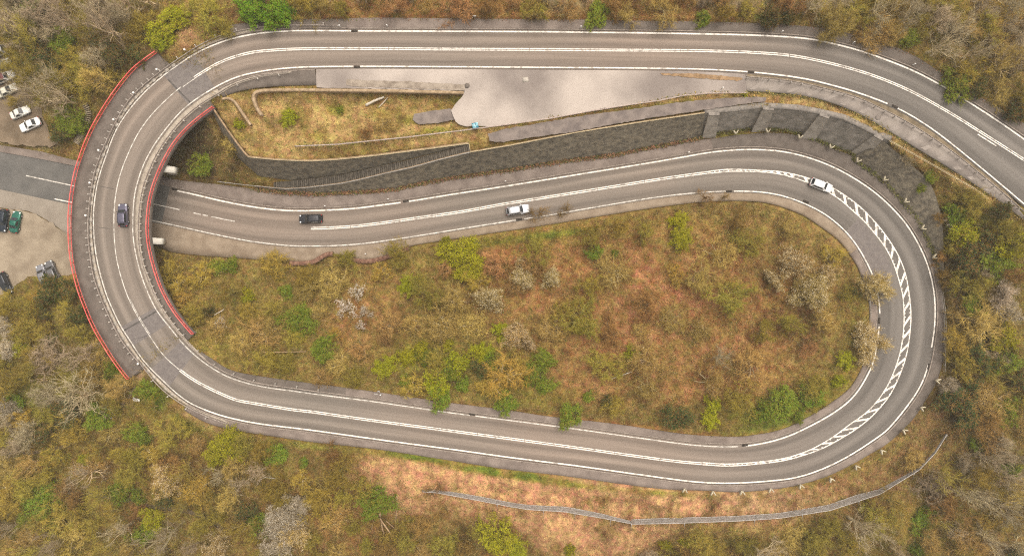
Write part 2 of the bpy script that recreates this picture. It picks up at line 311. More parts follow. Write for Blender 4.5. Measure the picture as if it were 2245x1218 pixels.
def track(path, start=None):
    """follow path along the road: index into C for each point, moving forward only"""
    path = np.asarray(path); out = np.zeros(len(path), int)
    i = int(np.argmin((C[:,0]-path[0,0])**2 + (C[:,1]-path[0,1])**2)) if start is None else int(np.argmin(np.abs(SC-start)))
    for k, p in enumerate(path):
        a, b = max(0, i-40), min(len(C), i+60)
        i = a + int(np.argmin((C[a:b,0]-p[0])**2 + (C[a:b,1]-p[1])**2)); out[k] = i
    return out
def road_z(path, start=None): return ZC[track(path, start)]
iO = track(O, 0); iI = track(I, 0)
# paired cross-sections: for each centre sample the matching point on each edge line
def paired(path, idx):
    s = SC[idx].astype(float) + np.arange(len(idx)) * 1e-6
    k = np.concatenate([[True], np.diff(np.maximum.accumulate(s)) > 1e-9]); sm = np.maximum.accumulate(s)
    r = np.stack([np.interp(SC, sm[k], path[k, j]) for j in range(2)], -1)
    g = np.exp(-.5*(np.arange(-9,10)/3)**2); g /= g.sum()
    ext = np.concatenate([np.repeat(r[:1], 9, 0), r, np.repeat(r[-1:], 9, 0)])
    return np.stack([np.convolve(ext[:, j], g, 'valid') for j in range(2)], -1)
OP = paired(O, iO); IP = paired(I, iI)
dirO = OP - C; dirO /= np.linalg.norm(dirO, axis=1)[:, None]
dirI = IP - C; dirI /= np.linalg.norm(dirI, axis=1)[:, None]
ROAD_O = OP + dirO * 5.0; ROAD_I = IP + dirI * 5.0
def seg(s0, s1): return np.where((SC >= s0) & (SC <= s1))[0]
S_BR0 = s_at(330, 745, S_MID); S_BR1 = s_at(455, 152, S_MID)      # deck from south joint to north joint
S_MIDSTART = s_at(345, 449, 0, S_MID)

PO_A = [(240,360),(300,373),(345,383),(371,391),(420,398),(488,405),(575,417),(617,424),(690,427),(761,424),(807,424),(865,417),(919,402),(991,389.5),(1135,369),(1200,358),(1264,350),(1350,340),(1407,327),(1493,312),(1568,303),(1605,297),(1634,294),(1683,291),(1734,294),(1783,305),(1835,328),(1872,344),(1892,362),(1935,395),(1964,424),(1993,457),(2016,487),(2030,515),(2044,547),(2053,576),(2064,628),(2070,672),(2073,715),(2072,761),(2065,801),(2053,838),(2030,876),(2001,919),(1950,968.6),(1907,995),(1863,1020),(1806,1046),(1734,1066),(1662,1075),(1605,1078),(1551,1074.5),(1465,1072),(1378,1062),(1264,1046),(1206,1038.6),(1120,1029),(1077,1023),(933,1000),(818,983),(675,967),(588,954),(540,947),(488,937),(445,922.7),(402,897),(373,872),(350,855)]
PI_A = [(240,512),(300,527),(350,540),(373,551),(445,560),(546,567),(632,574),(683,574.5),(704,565),(721,557),(741,559),(761,564),(804,571),(847,564),(899,540),(933,533),(1020,520),(1077,511),(1135,502.6),(1200,492.5),(1235,487),(1350,468),(1436,455),(1522,444),(1594,440),(1650,441),(1691,446.6),(1728,458),(1766,474),(1806,501),(1840,527),(1863,555.7),(1881,584.5),(1893,616),(1903,645),(1907,670),(1907,709),(1904,749),(1892,801),(1869,844),(1840,871),(1780,910),(1715,941),(1648,954),(1606,957),(1522,953),(1450,944),(1364,931),(1281,921),(1192,911),(1120,899.6),(962,879.5),(905,870.5),(761,850),(660,837),(560,822.7),(503,810),(460,784),(431,764)]
PO_B = [(380,108),(410,90),(450,72),(500,56),(560,48),(609,44),(690,42),(758,41),(847,39),(1200,43),(1292,43.5),(1407,46),(1608,49),(1760,57),(1849,70),(1935,93),(2007,123.6),(2065,161),(2122,198),(2180,230),(2245,270),(2330,330),(2450,415),(2600,520)]
PI_B = [(452,243),(470,227),(490,212),(515,202),(545,195),(600,189),(650,187),(693,186)]
RED_O = [(339,112),(310,133),(287,152),(258,187),(230,227),(201,276),(184,313),(172,346),(162,378),(154,421),(149.5,464),(149,507),(151,547),(157,588),(169.6,636),(184,675),(201,715),(224,755),(250,795.5),(277.5,831)]
RED_I = [(465.5,232.8),(431,258.6),(402.5,284.5),(376.5,316),(354,356),(336,397.7),(325,438),(320.4,478),(320.4,515.5),(326,553),(337,594),(351,633),(373.6,674.7),(396.6,706),(419.5,732)]
BAR_O = [(500,930.5),(460,916),(417,896),(379,873),(345,844),(310,801),(287,775),(264,743.7),(244,706),(227,669),(212,631),(203,602),(197,564),(192.5,524),(192,484),(195.4,443.7),(201,400.6),(212.6,357.5),(229,317),(253,267),(287,212.6),(345,161),(411,115),(440,97),(488,76),(560,60.5),(632,55.5),(690,55),(744,56)]
BAR_I = [(700,859),(640,850),(560,838.6),(506,821),(471,804),(440,781),(414,755),(385,721),(356,680.5),(336,643),(319,600),(312,581.7),(304.7,544),(302.4,501),(304.7,458),(310.5,420.7),(322,383),(339,345),(354,319),(379,284.5),(408,253),(445,224),(474,207),(517,182.5),(575,165.5),(632,157.8)]
BAR_R = [(1636,167.6),(1727,176),(1806,192.6),(1878,212.7),(1935,238.6),(1993,269),(2050,305),(2103,343),(2180,406),(2217,438),(2260,476)]
FENCE_L = [(646,320),(738,316),(893,300),(1020,284.5),(1100,274),(1200,260),(1300,242),(1380,229),(1450,219),(1500,208.5),(1560,203.5),(1640,202.5)]
STRIP_LO = [(1637,199),(1720,204),(1792,215.5),(1849,234),(1892,253),(1950,287),(2007,322),(2093,374.7),(2148,411),(2208,453),(2260,492)]
WALL1_T = [(467,238.5),(494,279),(521,317),(543,344),(603,350),(675,353),(732,350),(773,346),(836,339),(930,327),(1028,314)]
WALL1_B = [(466,250),(490,300),(520,345),(566,386),(640,395),(700,388),(747,382),(790,373),(847,360),(938,338),(1028,317)]
STAIR_HI = [(600,398),(640,395),(700,388),(747,382),(790,373),(847,360),(905,347),(962,332),(1028,316)]
STAIR_LO = [(600,411),(626,414),(675,411),(747,402),(790,393),(847,379),(905,366),(962,350),(1031,333)]
WALL2_T = [(560,408),(626,414),(675,411),(747,402),(790,393),(847,379),(905,366),(962,350),(1031,333),(1120,318),(1264,290),(1407,267),(1545,247)]
WALL2_B = [(560,413),(626,421),(700,424),(761,421),(865,414),(919,401),(991,388.5),(1135,368),(1200,357),(1264,348),(1350,338),(1407,326),(1475,313),(1540,300)]
WALL3_T = [(1545,247),(1605,243.5),(1671,235),(1748,240),(1797,249),(1849,261),(1915,293),(1952,308)]
WALL3_B = [(1540,294),(1605,287),(1655,279),(1720,283),(1765,294),(1815,315),(1872,335),(1905,352)]
WALL4_T = [(1937,309),(1985,350),(2036,398),(2058,450),(2068,510),(2068,560),(2070,600)]
WALL4_B = [(1872,344),(1892,361),(1935,394),(1964,423),(1993,456),(2016,486),(2030,514),(2045,547),(2056,585)]

# ------------------------------------------------------------------ heights
S_HAIR = s_at(1985, 680); S_BOT = s_at(640, 897)
def _prof(lo, hi):
    k = (SC >= lo) & (SC <= hi); return C[k, 0], ZC[k]
_tu, _tz = _prof(s_at(470, 143, S_BOT), SC[-1]); _mu, _mz = _prof(0, s_at(1600, 374.5))
zt = lambda u: np.interp(u, _tu, _tz)            # top road height at photo column u
zm = lambda u: np.interp(u, _mu, _mz)            # middle road
zstair = lambda u: np.interp(u, [600, 650, 1030], [1.1, 1.7, 8.45])
poO = spline(PO_A, 4, 2); poI = spline(PI_A, 4, 1); poB = spline(PO_B, 4, 2); piB = spline(PI_B, 4, 1)
def zpath(pts, u0v0=None, off=0.0, start=None):
    pts = np.asarray(pts, float); p0 = pts[0] if u0v0 is None else u0v0
    return road_z(pts, start if start is not None else s_at(p0[0], p0[1])) + off
z_poO = road_z(poO, s_at(245,426,0,S_MID)); z_poI = road_z(poI, s_at(245,426,0,S_MID))
z_poB = road_z(poB, s_at(430,166,S_BOT)); z_piB = road_z(piB, s_at(430,166,S_BOT))
w1t, w1b = poly(WALL1_T), poly(WALL1_B); w2t, w2b = poly(WALL2_T), poly(WALL2_B)
w3t, w3b = poly(WALL3_T), poly(WALL3_B); w4t, w4b = spline(WALL4_T, 6, 1), spline(WALL4_B, 6, 1)
zw1t = np.interp(w1t[:,0], [467, 543, 1028], [8.3, 8.0, 8.6])
zw1b = np.where(w1b[:,0] < 640, np.interp(w1b[:,0], [466, 490, 520, 566, 640], [7.0, 4.2, 2.2, 1.3, 1.6]), zstair(w1b[:,0]))
zw2t = np.where(w2t[:,0] < 1031, zstair(w2t[:,0]), zt(w2t[:,0]) - .45)
zw2b = zm(w2b[:,0]) + .15
zw3t = zt(w3t[:,0]) - .5
zw3b = road_z(w3b, s_at(1545, 379)) + .15
zw4t = np.interp(arclen(w4t) / arclen(w4t)[-1], [0, .2, .5, .8, 1], [9.4, 9.0, 7.6, 6.0, 4.8])
zw4b = road_z(w4b, s_at(1850, 435)) + .15

ctl = []
def add(p, z, n=1):
    p = np.asarray(p, float); z = np.broadcast_to(np.asarray(z, float), (len(p),))
    ctl.append(np.column_stack([p, z])[::n])
k = seg(0, S_BR0 - 30); add(C[k], ZC[k], 4); add(OP[k], ZC[k], 4); add(IP[k], ZC[k], 4)
k = seg(S_BR1 + 20, SC[-1]); add(C[k], ZC[k], 4); add(OP[k], ZC[k], 4); add(IP[k], ZC[k], 4)
add(poO, z_poO + .1, 4); add(poI, z_poI + .1, 4); add(poB, z_poB + .1, 4); add(piB, z_piB + .1, 4)
add(w1t, zw1t, 2); add(w1b, zw1b, 2); add(w2t, zw2t, 2); add(w2b, zw2b, 2); add(w3t, zw3t, 2); add(w3b, zw3b, 2); add(w4t, zw4t, 2); add(w4b, zw4b, 2)
fl = poly(FENCE_L); add(fl, zt(fl[:,0]) - .2, 3)
sl = spline(STRIP_LO, 6, 1); add(sl, zt(sl[:,0]) - .25, 3)
add([(700,270),(800,250),(900,260),(600,250),(560,300),(640,330),(760,330),(520,250),(950,300)], 8.5)
add([(1950,307),(2022,346),(2094,386),(2137,412),(2168,435),(2230,480)], [9.6, 9.9, 10.2, 10.3, 10.4, 10.5])
add([(1970,335),(2030,375),(2100,430),(2150,470),(2230,530)], [9.2, 8.8, 8.6, 8.8, 9.2])
add([(2110,500),(2160,560),(2230,620),(2100,600),(2160,700),(2240,760),(2110,790),(2180,880),(2100,900),(2230,960)], [7.6,8.2,9.2,6.0,7.6,9.5,5.5,7.0,5.0,7.5])
# ground beside and below the viaduct
add([(300,330),(340,420),(280,420),(220,430),(170,400),(160,470),(250,520),(300,560),(340,580),(200,520)], [.5,.1,.1,.1,.1,.2,.3,.5,1.0,.2])
add([(420,330),(470,350),(440,390),(400,300),(440,270),(370,360)], [1.5,2.2,.8,2.4,4.5,.6])
add([(380,600),(400,640),(430,700),(450,740),(330,650),(300,620),(370,700),(400,745)], [1.6,2.6,4.6,6.4,1.8,1.0,4.0,6.2])
add([(30,480),(60,560),(120,560),(20,620),(100,620),(0,440),(60,440),(130,490),(-100,500),(-200,600)], [0,.1,.1,.3,.5,-.4,-.3,-.1,-.4,0])
add([(40,240),(60,280),(20,180),(100,290),(10,110),(140,260),(-100,200)], [.5,.4,.8,.4,1.2,1.0,.6])
add([(190,240),(180,300),(230,190),(280,130),(320,110),(160,340),(215,215)], [3.2,1.4,4.6,6.2,7.8,.4,3.8])
add([(100,60),(200,60),(280,60),(20,30),(370,60),(430,80),(400,20),(520,20)], [2.2,3.8,5.4,1.8,7.6,8.6,7.8,9.2])
add([(170,600),(160,660),(200,740),(240,800),(270,830),(120,720),(60,700),(100,820),(20,780),(150,900),(230,880),(300,860),(30,900)], [1.0,2.4,4.6,6.2,6.9,2.4,1.2,3.2,1.4,3.6,5.6,7.0,2.0])
add([(340,880),(400,920),(300,950),(200,1000),(80,1050),(400,1020),(300,1100),(150,1150),(480,1080),(600,1020),(560,1180),(700,1100),(350,1200),(30,1190)], [7.0,6.9,5.4,4.0,2.2,5.2,3.2,1.8,4.0,5.6,2.6,4.0,2.0,.8])
add([(800,1060),(950,1060),(1100,1080),(1250,1090),(1400,1110),(1550,1110),(1700,1110),(1850,1080),(1950,1040),(2040,960)], [5.4,5.0,4.4,3.9,3.4,3.4,3.3,3.4,3.6,3.8])
add([(850,1170),(1000,1180),(1150,1200),(1300,1210),(1450,1210),(1600,1210),(1750,1200),(1900,1180),(2050,1140),(2180,1100),(2000,1060),(2120,1020)], [2.6,1.8,1.2,.4,0,.2,.4,1.0,2.0,3.6,2.9,4.6])
# inside the loop: bank falling from the bottom road to the middle road
add([(520,640),(700,640),(900,620),(1100,590),(1300,560),(1500,540),(1700,540),(560,720),(750,740),(950,740),(1150,720),(1350,700),(1550,680),(1750,680),(700,810),(900,830),(1100,850),(1300,860),(1500,880),(1700,860),(1830,760),(1830,640)], [2.2,2.0,2.4,2.8,3.2,3.6,4.0,4.4,4.0,4.2,4.4,4.6,4.7,4.8,6.0,6.0,5.9,5.9,5.8,5.7,5.2,4.8])
# above the top road and outside the frame
add([(600,10),(800,5),(1000,5),(1200,0),(1400,5),(1600,10),(1800,20),(1950,60),(2080,110),(2160,160),(2235,220)], [10.2,10.6,11,11.4,11.6,11.8,12,12,12,12,12])
for u_ in range(-420, 2700, 60):
    add([(u_, -150), (u_, -340)], [np.interp(u_, [0,600,2300],[3,12,15]), np.interp(u_, [0,600,2300],[4,15,19])])
    add([(u_, 1330), (u_, 1560)], [np.interp(u_, [0,1200,2300],[-1,-2,0]), -4])
add([(2400,150),(2500,300),(2400,700),(2500,850),(2400,1050),(2600,700)], [14,14,12,12,9,15])
add([(-150,-50),(-150,100),(-200,750),(-200,900),(-200,1100),(-350,450)], [2,1.5,.2,.5,-.5,-2])
ctl = np.concatenate(ctl)

GS = 5.0
gu = np.arange(-400, 2650, GS); gv = np.arange(-350, 1575, GS)
GU, GV = np.meshgrid(gu, gv)
def idw(u, v):
    out = np.empty(u.size); uf = u.ravel().astype(np.float32); vf = v.ravel().astype(np.float32)
    cu = ctl[:,0].astype(np.float32); cv = ctl[:,1].astype(np.float32); cz = ctl[:,2].astype(np.float32)
    for a in range(0, uf.size, 8192):
        b = min(a + 8192, uf.size)
        d = (uf[a:b,None]-cu)**2 + (vf[a:b,None]-cv)**2 + 60.0
        w = 1.0 / (d * np.sqrt(d))
        out[a:b] = (w @ cz) / w.sum(1)
    return out.reshape(u.shape)
cg_u = np.arange(-400, 2660, 10.0); cg_v = np.arange(-350, 1590, 10.0)
CZ = idw(*np.meshgrid(cg_u, cg_v))
def bil(Z, u0, v0, st, u, v):
    x = np.clip((np.asarray(u,float)-u0)/st, 0, Z.shape[1]-1.001); y = np.clip((np.asarray(v,float)-v0)/st, 0, Z.shape[0]-1.001)
    i = x.astype(int); j = y.astype(int); fx = x-i; fy = y-j
    return Z[j,i]*(1-fx)*(1-fy) + Z[j,i+1]*fx*(1-fy) + Z[j+1,i]*(1-fx)*fy + Z[j+1,i+1]*fx*fy
GZ = bil(CZ, cg_u[0], cg_v[0], 10.0, GU, GV)
def rnoise(st, seed):
    r = np.random.default_rng(seed); Z = r.standard_normal((int(2000/st)+4, int(3200/st)+4)); return bil(Z, -420, -370, st, GU, GV)
rough = rnoise(60, 1)*.22 + rnoise(25, 2)*.14 + rnoise(11, 3)*.08
# erosion gullies on the bare south bank
gx = (GU - 1150) + (GV - 1080) * .9
gully = np.exp(-((GU-1560)/330)**2) * np.clip((GV-1078)/18, 0, 1) * np.clip(1 - 1.5*np.abs(np.sin(gx/27 + rnoise(40, 5)*.8 + rnoise(14, 6)*.25)), 0, 1) * 1.1
GZ = GZ + rough
GZ -= gully * .8
PAVED = np.zeros(GU.shape, bool)
def carve(P, depth=.18, mark=True, lift=None):
    """keep the ground under a built surface (world points)"""
    u, v = UV(P); x = (u-gu[0])/GS; y = (v-gv[0])/GS
    ok = (x > 0) & (y > 0) & (x < len(gu)-2) & (y < len(gv)-2); x, y, zz = x[ok], y[ok], P[ok][:,2] - depth
    for dx in (0, 1):
        for dy in (0, 1):
            np.minimum.at(GZ, (y.astype(int)+dy, x.astype(int)+dx), zz)
            if mark: PAVED[y.astype(int)+dy, x.astype(int)+dx] = True
def carve_between(A, B, n=12, depth=.18, mark=True):
    for f in np.linspace(0, 1, n): carve(A*(1-f) + B*f, depth, mark)

# ------------------------------------------------------------------ the road
def lane(path, z, off=0.0): return W(path[:,0], path[:,1], np.asarray(z) + off)
RA, RB = lane(ROAD_O, ZC), lane(ROAD_I, ZC)
road = structure(strip("road", RA, RB, M_ROAD, across=8, drop=.25))
for sl_ in (seg(0, S_BR0 - 40), seg(S_BR1 + 30, SC[-1])):
    carve_between(RA[sl_], RB[sl_], 22)
def line_on(path, z, width_px, name, material, off=.022, parent=road):
    n = normals2(path); return strip(name, lane(path - n*width_px/2, z, off), lane(path + n*width_px/2, z, off), material, parent)
def sub(path, idx, s0, s1): k = (SC[idx] >= s0) & (SC[idx] <= s1); return path[k], ZC[idx[k]]
cuts_O = [s_at(155,404,0,S_MID)+1, s_at(379,456,0,S_MID), s_at(885,481), s_at(893,481), s_at(2031,800), s_at(2037,810), s_at(450,150,S_BOT), s_at(775,107,S_BOT)-6, s_at(775,107,S_BOT)+6, SC[-1]]
def edge_lines(path, idx, spans, w, name):
    for a, b, width, m_ in spans:
        p, z = sub(path, idx, a, b)
        if len(p) > 2: line_on(p, z, width, name, m_)
sO = lambda u, v, lo=0: s_at(u, v, lo)
edge_lines(O, iO, [(s_at(379,457,0,S_MID), sO(884,482), 3.0, M_PAINT), (sO(896,480), sO(1982,752), 2.8, M_PAINT), (sO(1978,785), sO(470,855,S_HAIR), 3.0, M_PAINT),
                   (sO(470,855,S_HAIR), s_at(430,168,S_BOT), 2.5, M_PAINT_OLD), (s_at(430,168,S_BOT), sO(770,107,S_BOT), 3.0, M_PAINT), (sO(784,107,S_BOT), SC[-1], 3.2, M_PAINT)], 3, "edge_line")
edge_lines(I, iI, [(s_at(128,400,0,S_MID), s_at(200,416,0,S_MID), 2.4, M_PAINT), (s_at(300,440,0,S_MID), sO(1128,443), 2.6, M_PAINT_OLD), (sO(1146,440), sO(1590,374), 2.4, M_PAINT_OLD), (sO(1608,374), sO(1988,690), 2.6, M_PAINT),
                   (sO(1986,722), sO(1640,1016), 3.0, M_PAINT), (sO(1622,1017), sO(1040,951,S_HAIR), 2.4, M_PAINT_OLD), (sO(1025,949,S_HAIR), sO(560,884,S_HAIR), 2.2, M_PAINT_OLD), (sO(560,884,S_HAIR), s_at(430,168,S_BOT), 2.4, M_PAINT_OLD),
                   (s_at(430,168,S_BOT), sO(777,107,S_BOT), 2.8, M_PAINT), (sO(790,107,S_BOT), sO(1640,115,S_BOT), 2.8, M_PAINT), (sO(1652,115,S_BOT), sO(1962,184,S_BOT), 3.0, M_PAINT), (sO(1975,190,S_BOT), SC[-1], 2.6, M_PAINT)], 3, "edge_line")
NC_ = normals2(C)
def centre(s0, s1, d, w, m_, name="centre_line"):
    if s1 - s0 < 2: return
    q = np.concatenate([[s0], SC[(SC > s0 + 1) & (SC < s1 - 1)], [s1]]); f = lambda a: np.interp(q, SC, a)
    n = np.stack([f(NC_[:,0]), f(NC_[:,1])], -1); p = np.stack([f(C[:,0]), f(C[:,1])], -1) + n * d; z = f(ZC)
    strip(name, lane(p - n*w/2, z, .022), lane(p + n*w/2, z, .022), m_, road)
for a, b in (((57,385),(165,408)), ((320,443),(394,459.5)), ((425,466.5),(438,469.5)), ((443,470.5),(456,473)), ((465,475),(514,485))):
    centre(s_at(*a, 0, S_MID), s_at(*b, 0, S_MID), 0, 2.2, M_PAINT_OLD)
def double(s0, s1, br):
    s = s0; r = random.Random(3)
    while s < s1:
        e = min(s1, s + r.uniform(.85, 1.15) * br)
        for d in (-1.9, 1.9): centre(s, e - 1.0, d, 2.1, M_PAINT)
        s = e
double(s_at(680,500,0,S_MID+900), sO(1563,376), 95); double(sO(1540,1015), sO(395,811,S_HAIR), 100)
centre(sO(395,811,S_HAIR), s_at(395,192,S_BOT), 0, 2.0, M_PAINT_OLD)
for a, b in (((325,731),(302,694)), ((300,690),(282,655)), ((400,188),(428,168))):
    centre(s_at(*a, S_HAIR), s_at(*b, S_HAIR), 2.6, 1.4, M_PAINT_OLD)
double(s_at(425,170,S_BOT), SC[-1], 112)
# extra short line beside the double line at the right edge
kx = seg(sO(2148,288,S_BOT), sO(2187,312,S_BOT)); px = C[kx] + normals2(C)[kx]*7.5; nx_ = normals2(C)[kx]
strip("centre_line", lane(px-nx_*1.2, ZC[kx], .022), lane(px+nx_*1.2, ZC[kx], .022), M_PAINT, road)
# hatched median round the hairpin
HO, HI = spline(HATCH_O, 2, 3), spline(HATCH_I, 2, 3)
iHO, iHI = track(HO, sO(1560,377)), track(HI, sO(1560,377))
line_on(HO, ZC[iHO], 2.2, "edge_line", M_PAINT); line_on(HI, ZC[iHI], 2.2, "edge_line", M_PAINT)
aO, aI = arclen(HO), arclen(HI)
pt = lambda P, a, s: np.array([np.interp(s, a, P[:,0]), np.interp(s, a, P[:,1])])
def hat(quad, name="hatch_stripe"):
    q = np.array(quad); z = ZC[[int(np.argmin((C[:,0]-p[0])**2 + (C[:,1]-p[1])**2)) for p in q]]
    o = wobj(name, W(q[:,0], q[:,1], z + .030), M_PAINT, road, faces=[(0,1,2,3)])
f0 = lambda s: s / aO[-1] * aI[-1]
s = 100.0
while s < aO[-1] - 120:
    wid = np.linalg.norm(pt(HO, aO, s) - pt(HI, aI, f0(s)))
    if wid > 3.5:
        hw = 4.0; adv = min(24, wid * 1.35)
        hat([pt(HO,aO,s-hw), pt(HO,aO,s+hw), pt(HI,aI,f0(s)+adv+hw), pt(HI,aI,f0(s)+adv-hw)])
    s += 31.5 if wid > 8 else 15
# worn-out old dashes left inside the median lines
V = []; Q = []; r = random.Random(5); s = 6.0
while s < aO[-1] - 4:
    for P, a, g, sg in ((HO, aO, lambda x: x, 1), (HI, aI, f0, -1)):
        if r.random() < .8:
            p = pt(P, a, g(s)); q = pt(P, a, g(s) + r.uniform(2.0, 3.2)); other = pt(HI, aI, f0(s)) if sg > 0 else pt(HO, aO, s)
            d = other - p; L_ = np.linalg.norm(d) + 1e-6; d = d / L_ * min(r.uniform(2.0, 3.6), L_)
            quad = np.array([p, q, q + d, p + d]); ii = int(np.argmin((C[:,0]-p[0])**2 + (C[:,1]-p[1])**2))
            Q.append(np.arange(4) + len(V)*4); V.append(W(quad[:,0], quad[:,1], ZC[ii] + .026))
    s += r.uniform(8.5, 11)
wobj("tick_marks", np.concatenate(V), M_PAINT, road, faces_quad=np.array(Q))["kind"] = "stuff"
# darker resurfaced patches and deck joints (thin sheets across the lanes)
M_PATCH = mat("asphalt_patch", (.095,.085,.080), (.118,.105,.098), 1.2, .9, 5, .4, .6, fine=.1)
M_JOINT = mat("deck_joint_tar", (.060,.054,.048), (.095,.084,.074), 2, .8, 4, .4, .6, fine=.1)
def patch(s0, s1, t0, t1, m_, name, off=.007):
    k = seg(s0, s1); A = ROAD_O[k]*(1-t0) + ROAD_I[k]*t0; B = ROAD_O[k]*(1-t1) + ROAD_I[k]*t1
    return strip(name, lane(A, ZC[k], off), lane(B, ZC[k], off), m_, road)
def joint(a, b, w, m_, name):
    a = np.array(a, float); b = np.array(b, float); t = (b-a)/np.linalg.norm(b-a); n = np.array([-t[1], t[0]])*w/2
    i = int(np.argmin(np.where(SC > S_BOT - 400, (C[:,0]-(a[0]+b[0])/2)**2 + (C[:,1]-(a[1]+b[1])/2)**2, 1e12)))
    q = np.array([a-n, b-n, b+n, a+n]); wobj(name, W(q[:,0], q[:,1], ZC[i] + .014), m_, road, faces=[(0,1,2,3)])
M_PATCH2 = mat("purple_asphalt_patch", (.142,.122,.112), (.168,.145,.130), 1.2, .9, 5, .4, .6, fine=.1)
joint((368,174),(424,232), 3.2, M_JOINT, "deck_joint"); joint((272,724),(346,680), 3.2, M_JOINT, "deck_joint")
patch(s_at(388,197,S_BOT), s_at(448,156,S_BOT), .03, .97, M_PATCH2, "asphalt_patch"); patch(s_at(327,734,S_HAIR), s_at(303,696,S_HAIR), .03, .97, M_PATCH2, "asphalt_patch"); patch(s_at(398,813,S_HAIR), s_at(362,782,S_HAIR), .03, .97, M_PATCH2, "asphalt_patch")
joint((213,498),(240,501), 1.0, M_JOINT, "crack_seal"); joint((216,408),(250,414), 1.0, M_JOINT, "crack_seal"); joint((288,745),(325,735),.9, M_JOINT, "crack_seal")
M_UNDER = mat("blue_grey_asphalt", (.102,.096,.087), (.132,.123,.110), .35, .9, 6, .35, .65, fine=.08)
patch(0, s_at(362,453,0,S_MID), .0, 1.0, M_UNDER, "asphalt_patch")
patch(sO(1892,470), sO(1985,600), .62, .985, M_PATCH2, "asphalt_patch")

# ------------------------------------------------------------------ footways with kerbs
def band(name, A, B, zA, zB, material, label_drop=.3, across=3, mark=True):
    n = max(len(A), len(B)); A3 = resample(lane(A, zA), n=n); B3 = resample(lane(B, zB), n=n)
    o = structure(strip(name, A3, B3, material, across=across, drop=label_drop)); carve_between(A3, B3, 12, .3, mark)
    return o, A3, B3
def kerb(path, z, parent, w=2.2, lift=.13, side=1):
    n = normals2(path) * side; return strip("kerb", lane(path, z, lift), lane(path + n*w, z, lift), M_KERB, parent, drop=.16)
def footway(name, edge_idx, edge, pth, zp, material):
    ed = edge[edge_idx]; ze = ZC[edge_idx]; ed = ed + (C[edge_idx]-ed)/np.linalg.norm(C[edge_idx]-ed, axis=1)[:,None]*(1.6 if name == 'shoulder' else .6)
    lift = .02 if name == 'shoulder' else .11
    o, A3, B3 = band(name, ed, pth, ze + lift, zp + lift, material)
    return o
# split the long footways into pieces so that pairing stays even
def cutpath(p, z, a, b):
    i = int(np.argmin((p[:,0]-a[0])**2 + (p[:,1]-a[1])**2)); j = int(np.argmin((p[:,0]-b[0])**2 + (p[:,1]-b[1])**2)); return p[i:j+1], z[i:j+1]
def foot_span(edge, pth, zp, spans, s_lo=0):
    for a, b, m_, nm in spans:
        p, z = cutpath(pth, zp, a, b)
        k0 = s_at(p[0,0], p[0,1], s_lo, S_MID if p[0,0] < 700 and p[0,1] < 600 and p[0,1] > 300 else 1e9); k1 = s_at(p[-1,0], p[-1,1], max(s_lo, k0)); k = seg(k0, k1)
        o = footway(nm, k, edge, p, z, m_)
        if nm != 'shoulder': kerb(edge[k], ZC[k], o, side=1 if edge is ROAD_I else -1)
foot_span(ROAD_O, poO, z_poO, [((250,362),(620,424),M_FOOT,"pavement"),((620,424),(1000,388),M_FOOT,"pavement"),((1000,388),(1560,303),M_FOOT,"pavement"),((1560,303),(1880,350),M_FOOT_DARK,"pavement"),((1880,350),(2070,670),M_FOOT_DARK,"pavement"),((2070,670),(1950,968),M_FOOT_DARK,"pavement"),((1950,968),(1551,1074),M_FOOT,"pavement"),((1551,1074),(1120,1029),M_FOOT,"pavement"),((1120,1029),(675,967),M_FOOT,"pavement"),((675,967),(402,897),M_FOOT,"pavement")])
M_SHOULDER = mat("sandy_shoulder", (.20,.150,.105), (.275,.215,.155), .5, .95, 6, .35, .65, bump=.02, bscale=6, fine=.12)
foot_span(ROAD_I, poI, z_poI, [((250,515),(632,574),M_SHOULDER,"shoulder"),((632,574),(900,540),M_SHOULDER,"shoulder"),((900,540),(1350,468),M_SHOULDER,"shoulder"),((1350,468),(1690,446),M_SHOULDER,"shoulder"),((1690,446),(1863,556),M_SHOULDER,"shoulder"),((1863,556),(1892,801),M_FOOT,"pavement"),((1892,801),(1650,954),M_FOOT,"pavement"),((1650,954),(1192,911),M_FOOT,"pavement"),((1192,911),(760,850),M_FOOT,"pavement"),((760,850),(440,771),M_FOOT_DARK,"pavement")], 0)
foot_span(ROAD_O, poB, z_poB, [((500,56),(758,41),M_FOOT_DARK,"pavement"),((758,41),(1300,44),M_FOOT,"pavement"),((1300,44),(1849,70),M_FOOT_DARK,"pavement"),((1849,70),(2590,513),M_FOOT_DARK,"pavement")], S_BOT)
foot_span(ROAD_I, piB, z_piB, [((490,212),(693,186),M_FOOT_DARK,"pavement")], S_BOT)

# lay-by and paved strip south of the top road
def sheet(name, pts, zf, material, off=0.0, parent=None, carve_d=.2, mark=True):
    pts = np.asarray(pts, float); z = np.array([float(zf(p)) for p in pts]) + off
    P = W(pts[:,0], pts[:,1], z); tri = tessellate_polygon([[Vector((a, -b, 0)) for a, b in pts]])
    o = wobj(name, P, material, parent, faces_tri=np.array(tri))
    me = o.data; import bmesh
    bm = bmesh.new(); bm.from_mesh(me); bmesh.ops.recalc_face_normals(bm, faces=bm.faces)
    if sum(f.normal.z * f.calc_area() for f in bm.faces) < 0: bmesh.ops.reverse_faces(bm, faces=bm.faces)
    bm.to_mesh(me); bm.free()
    if carve_d is not None:
        uu = np.arange(pts[:,0].min(), pts[:,0].max(), 4.0); vv = np.arange(pts[:,1].min(), pts[:,1].max(), 4.0)
        a, b = np.meshgrid(uu, vv); ins = inside(pts, a, b)
        zz = np.array([float(zf((x, y))) for x, y in zip(a[ins], b[ins])]) + off
        if len(zz): carve(W(a[ins], b[ins], zz), carve_d, mark)
    return o
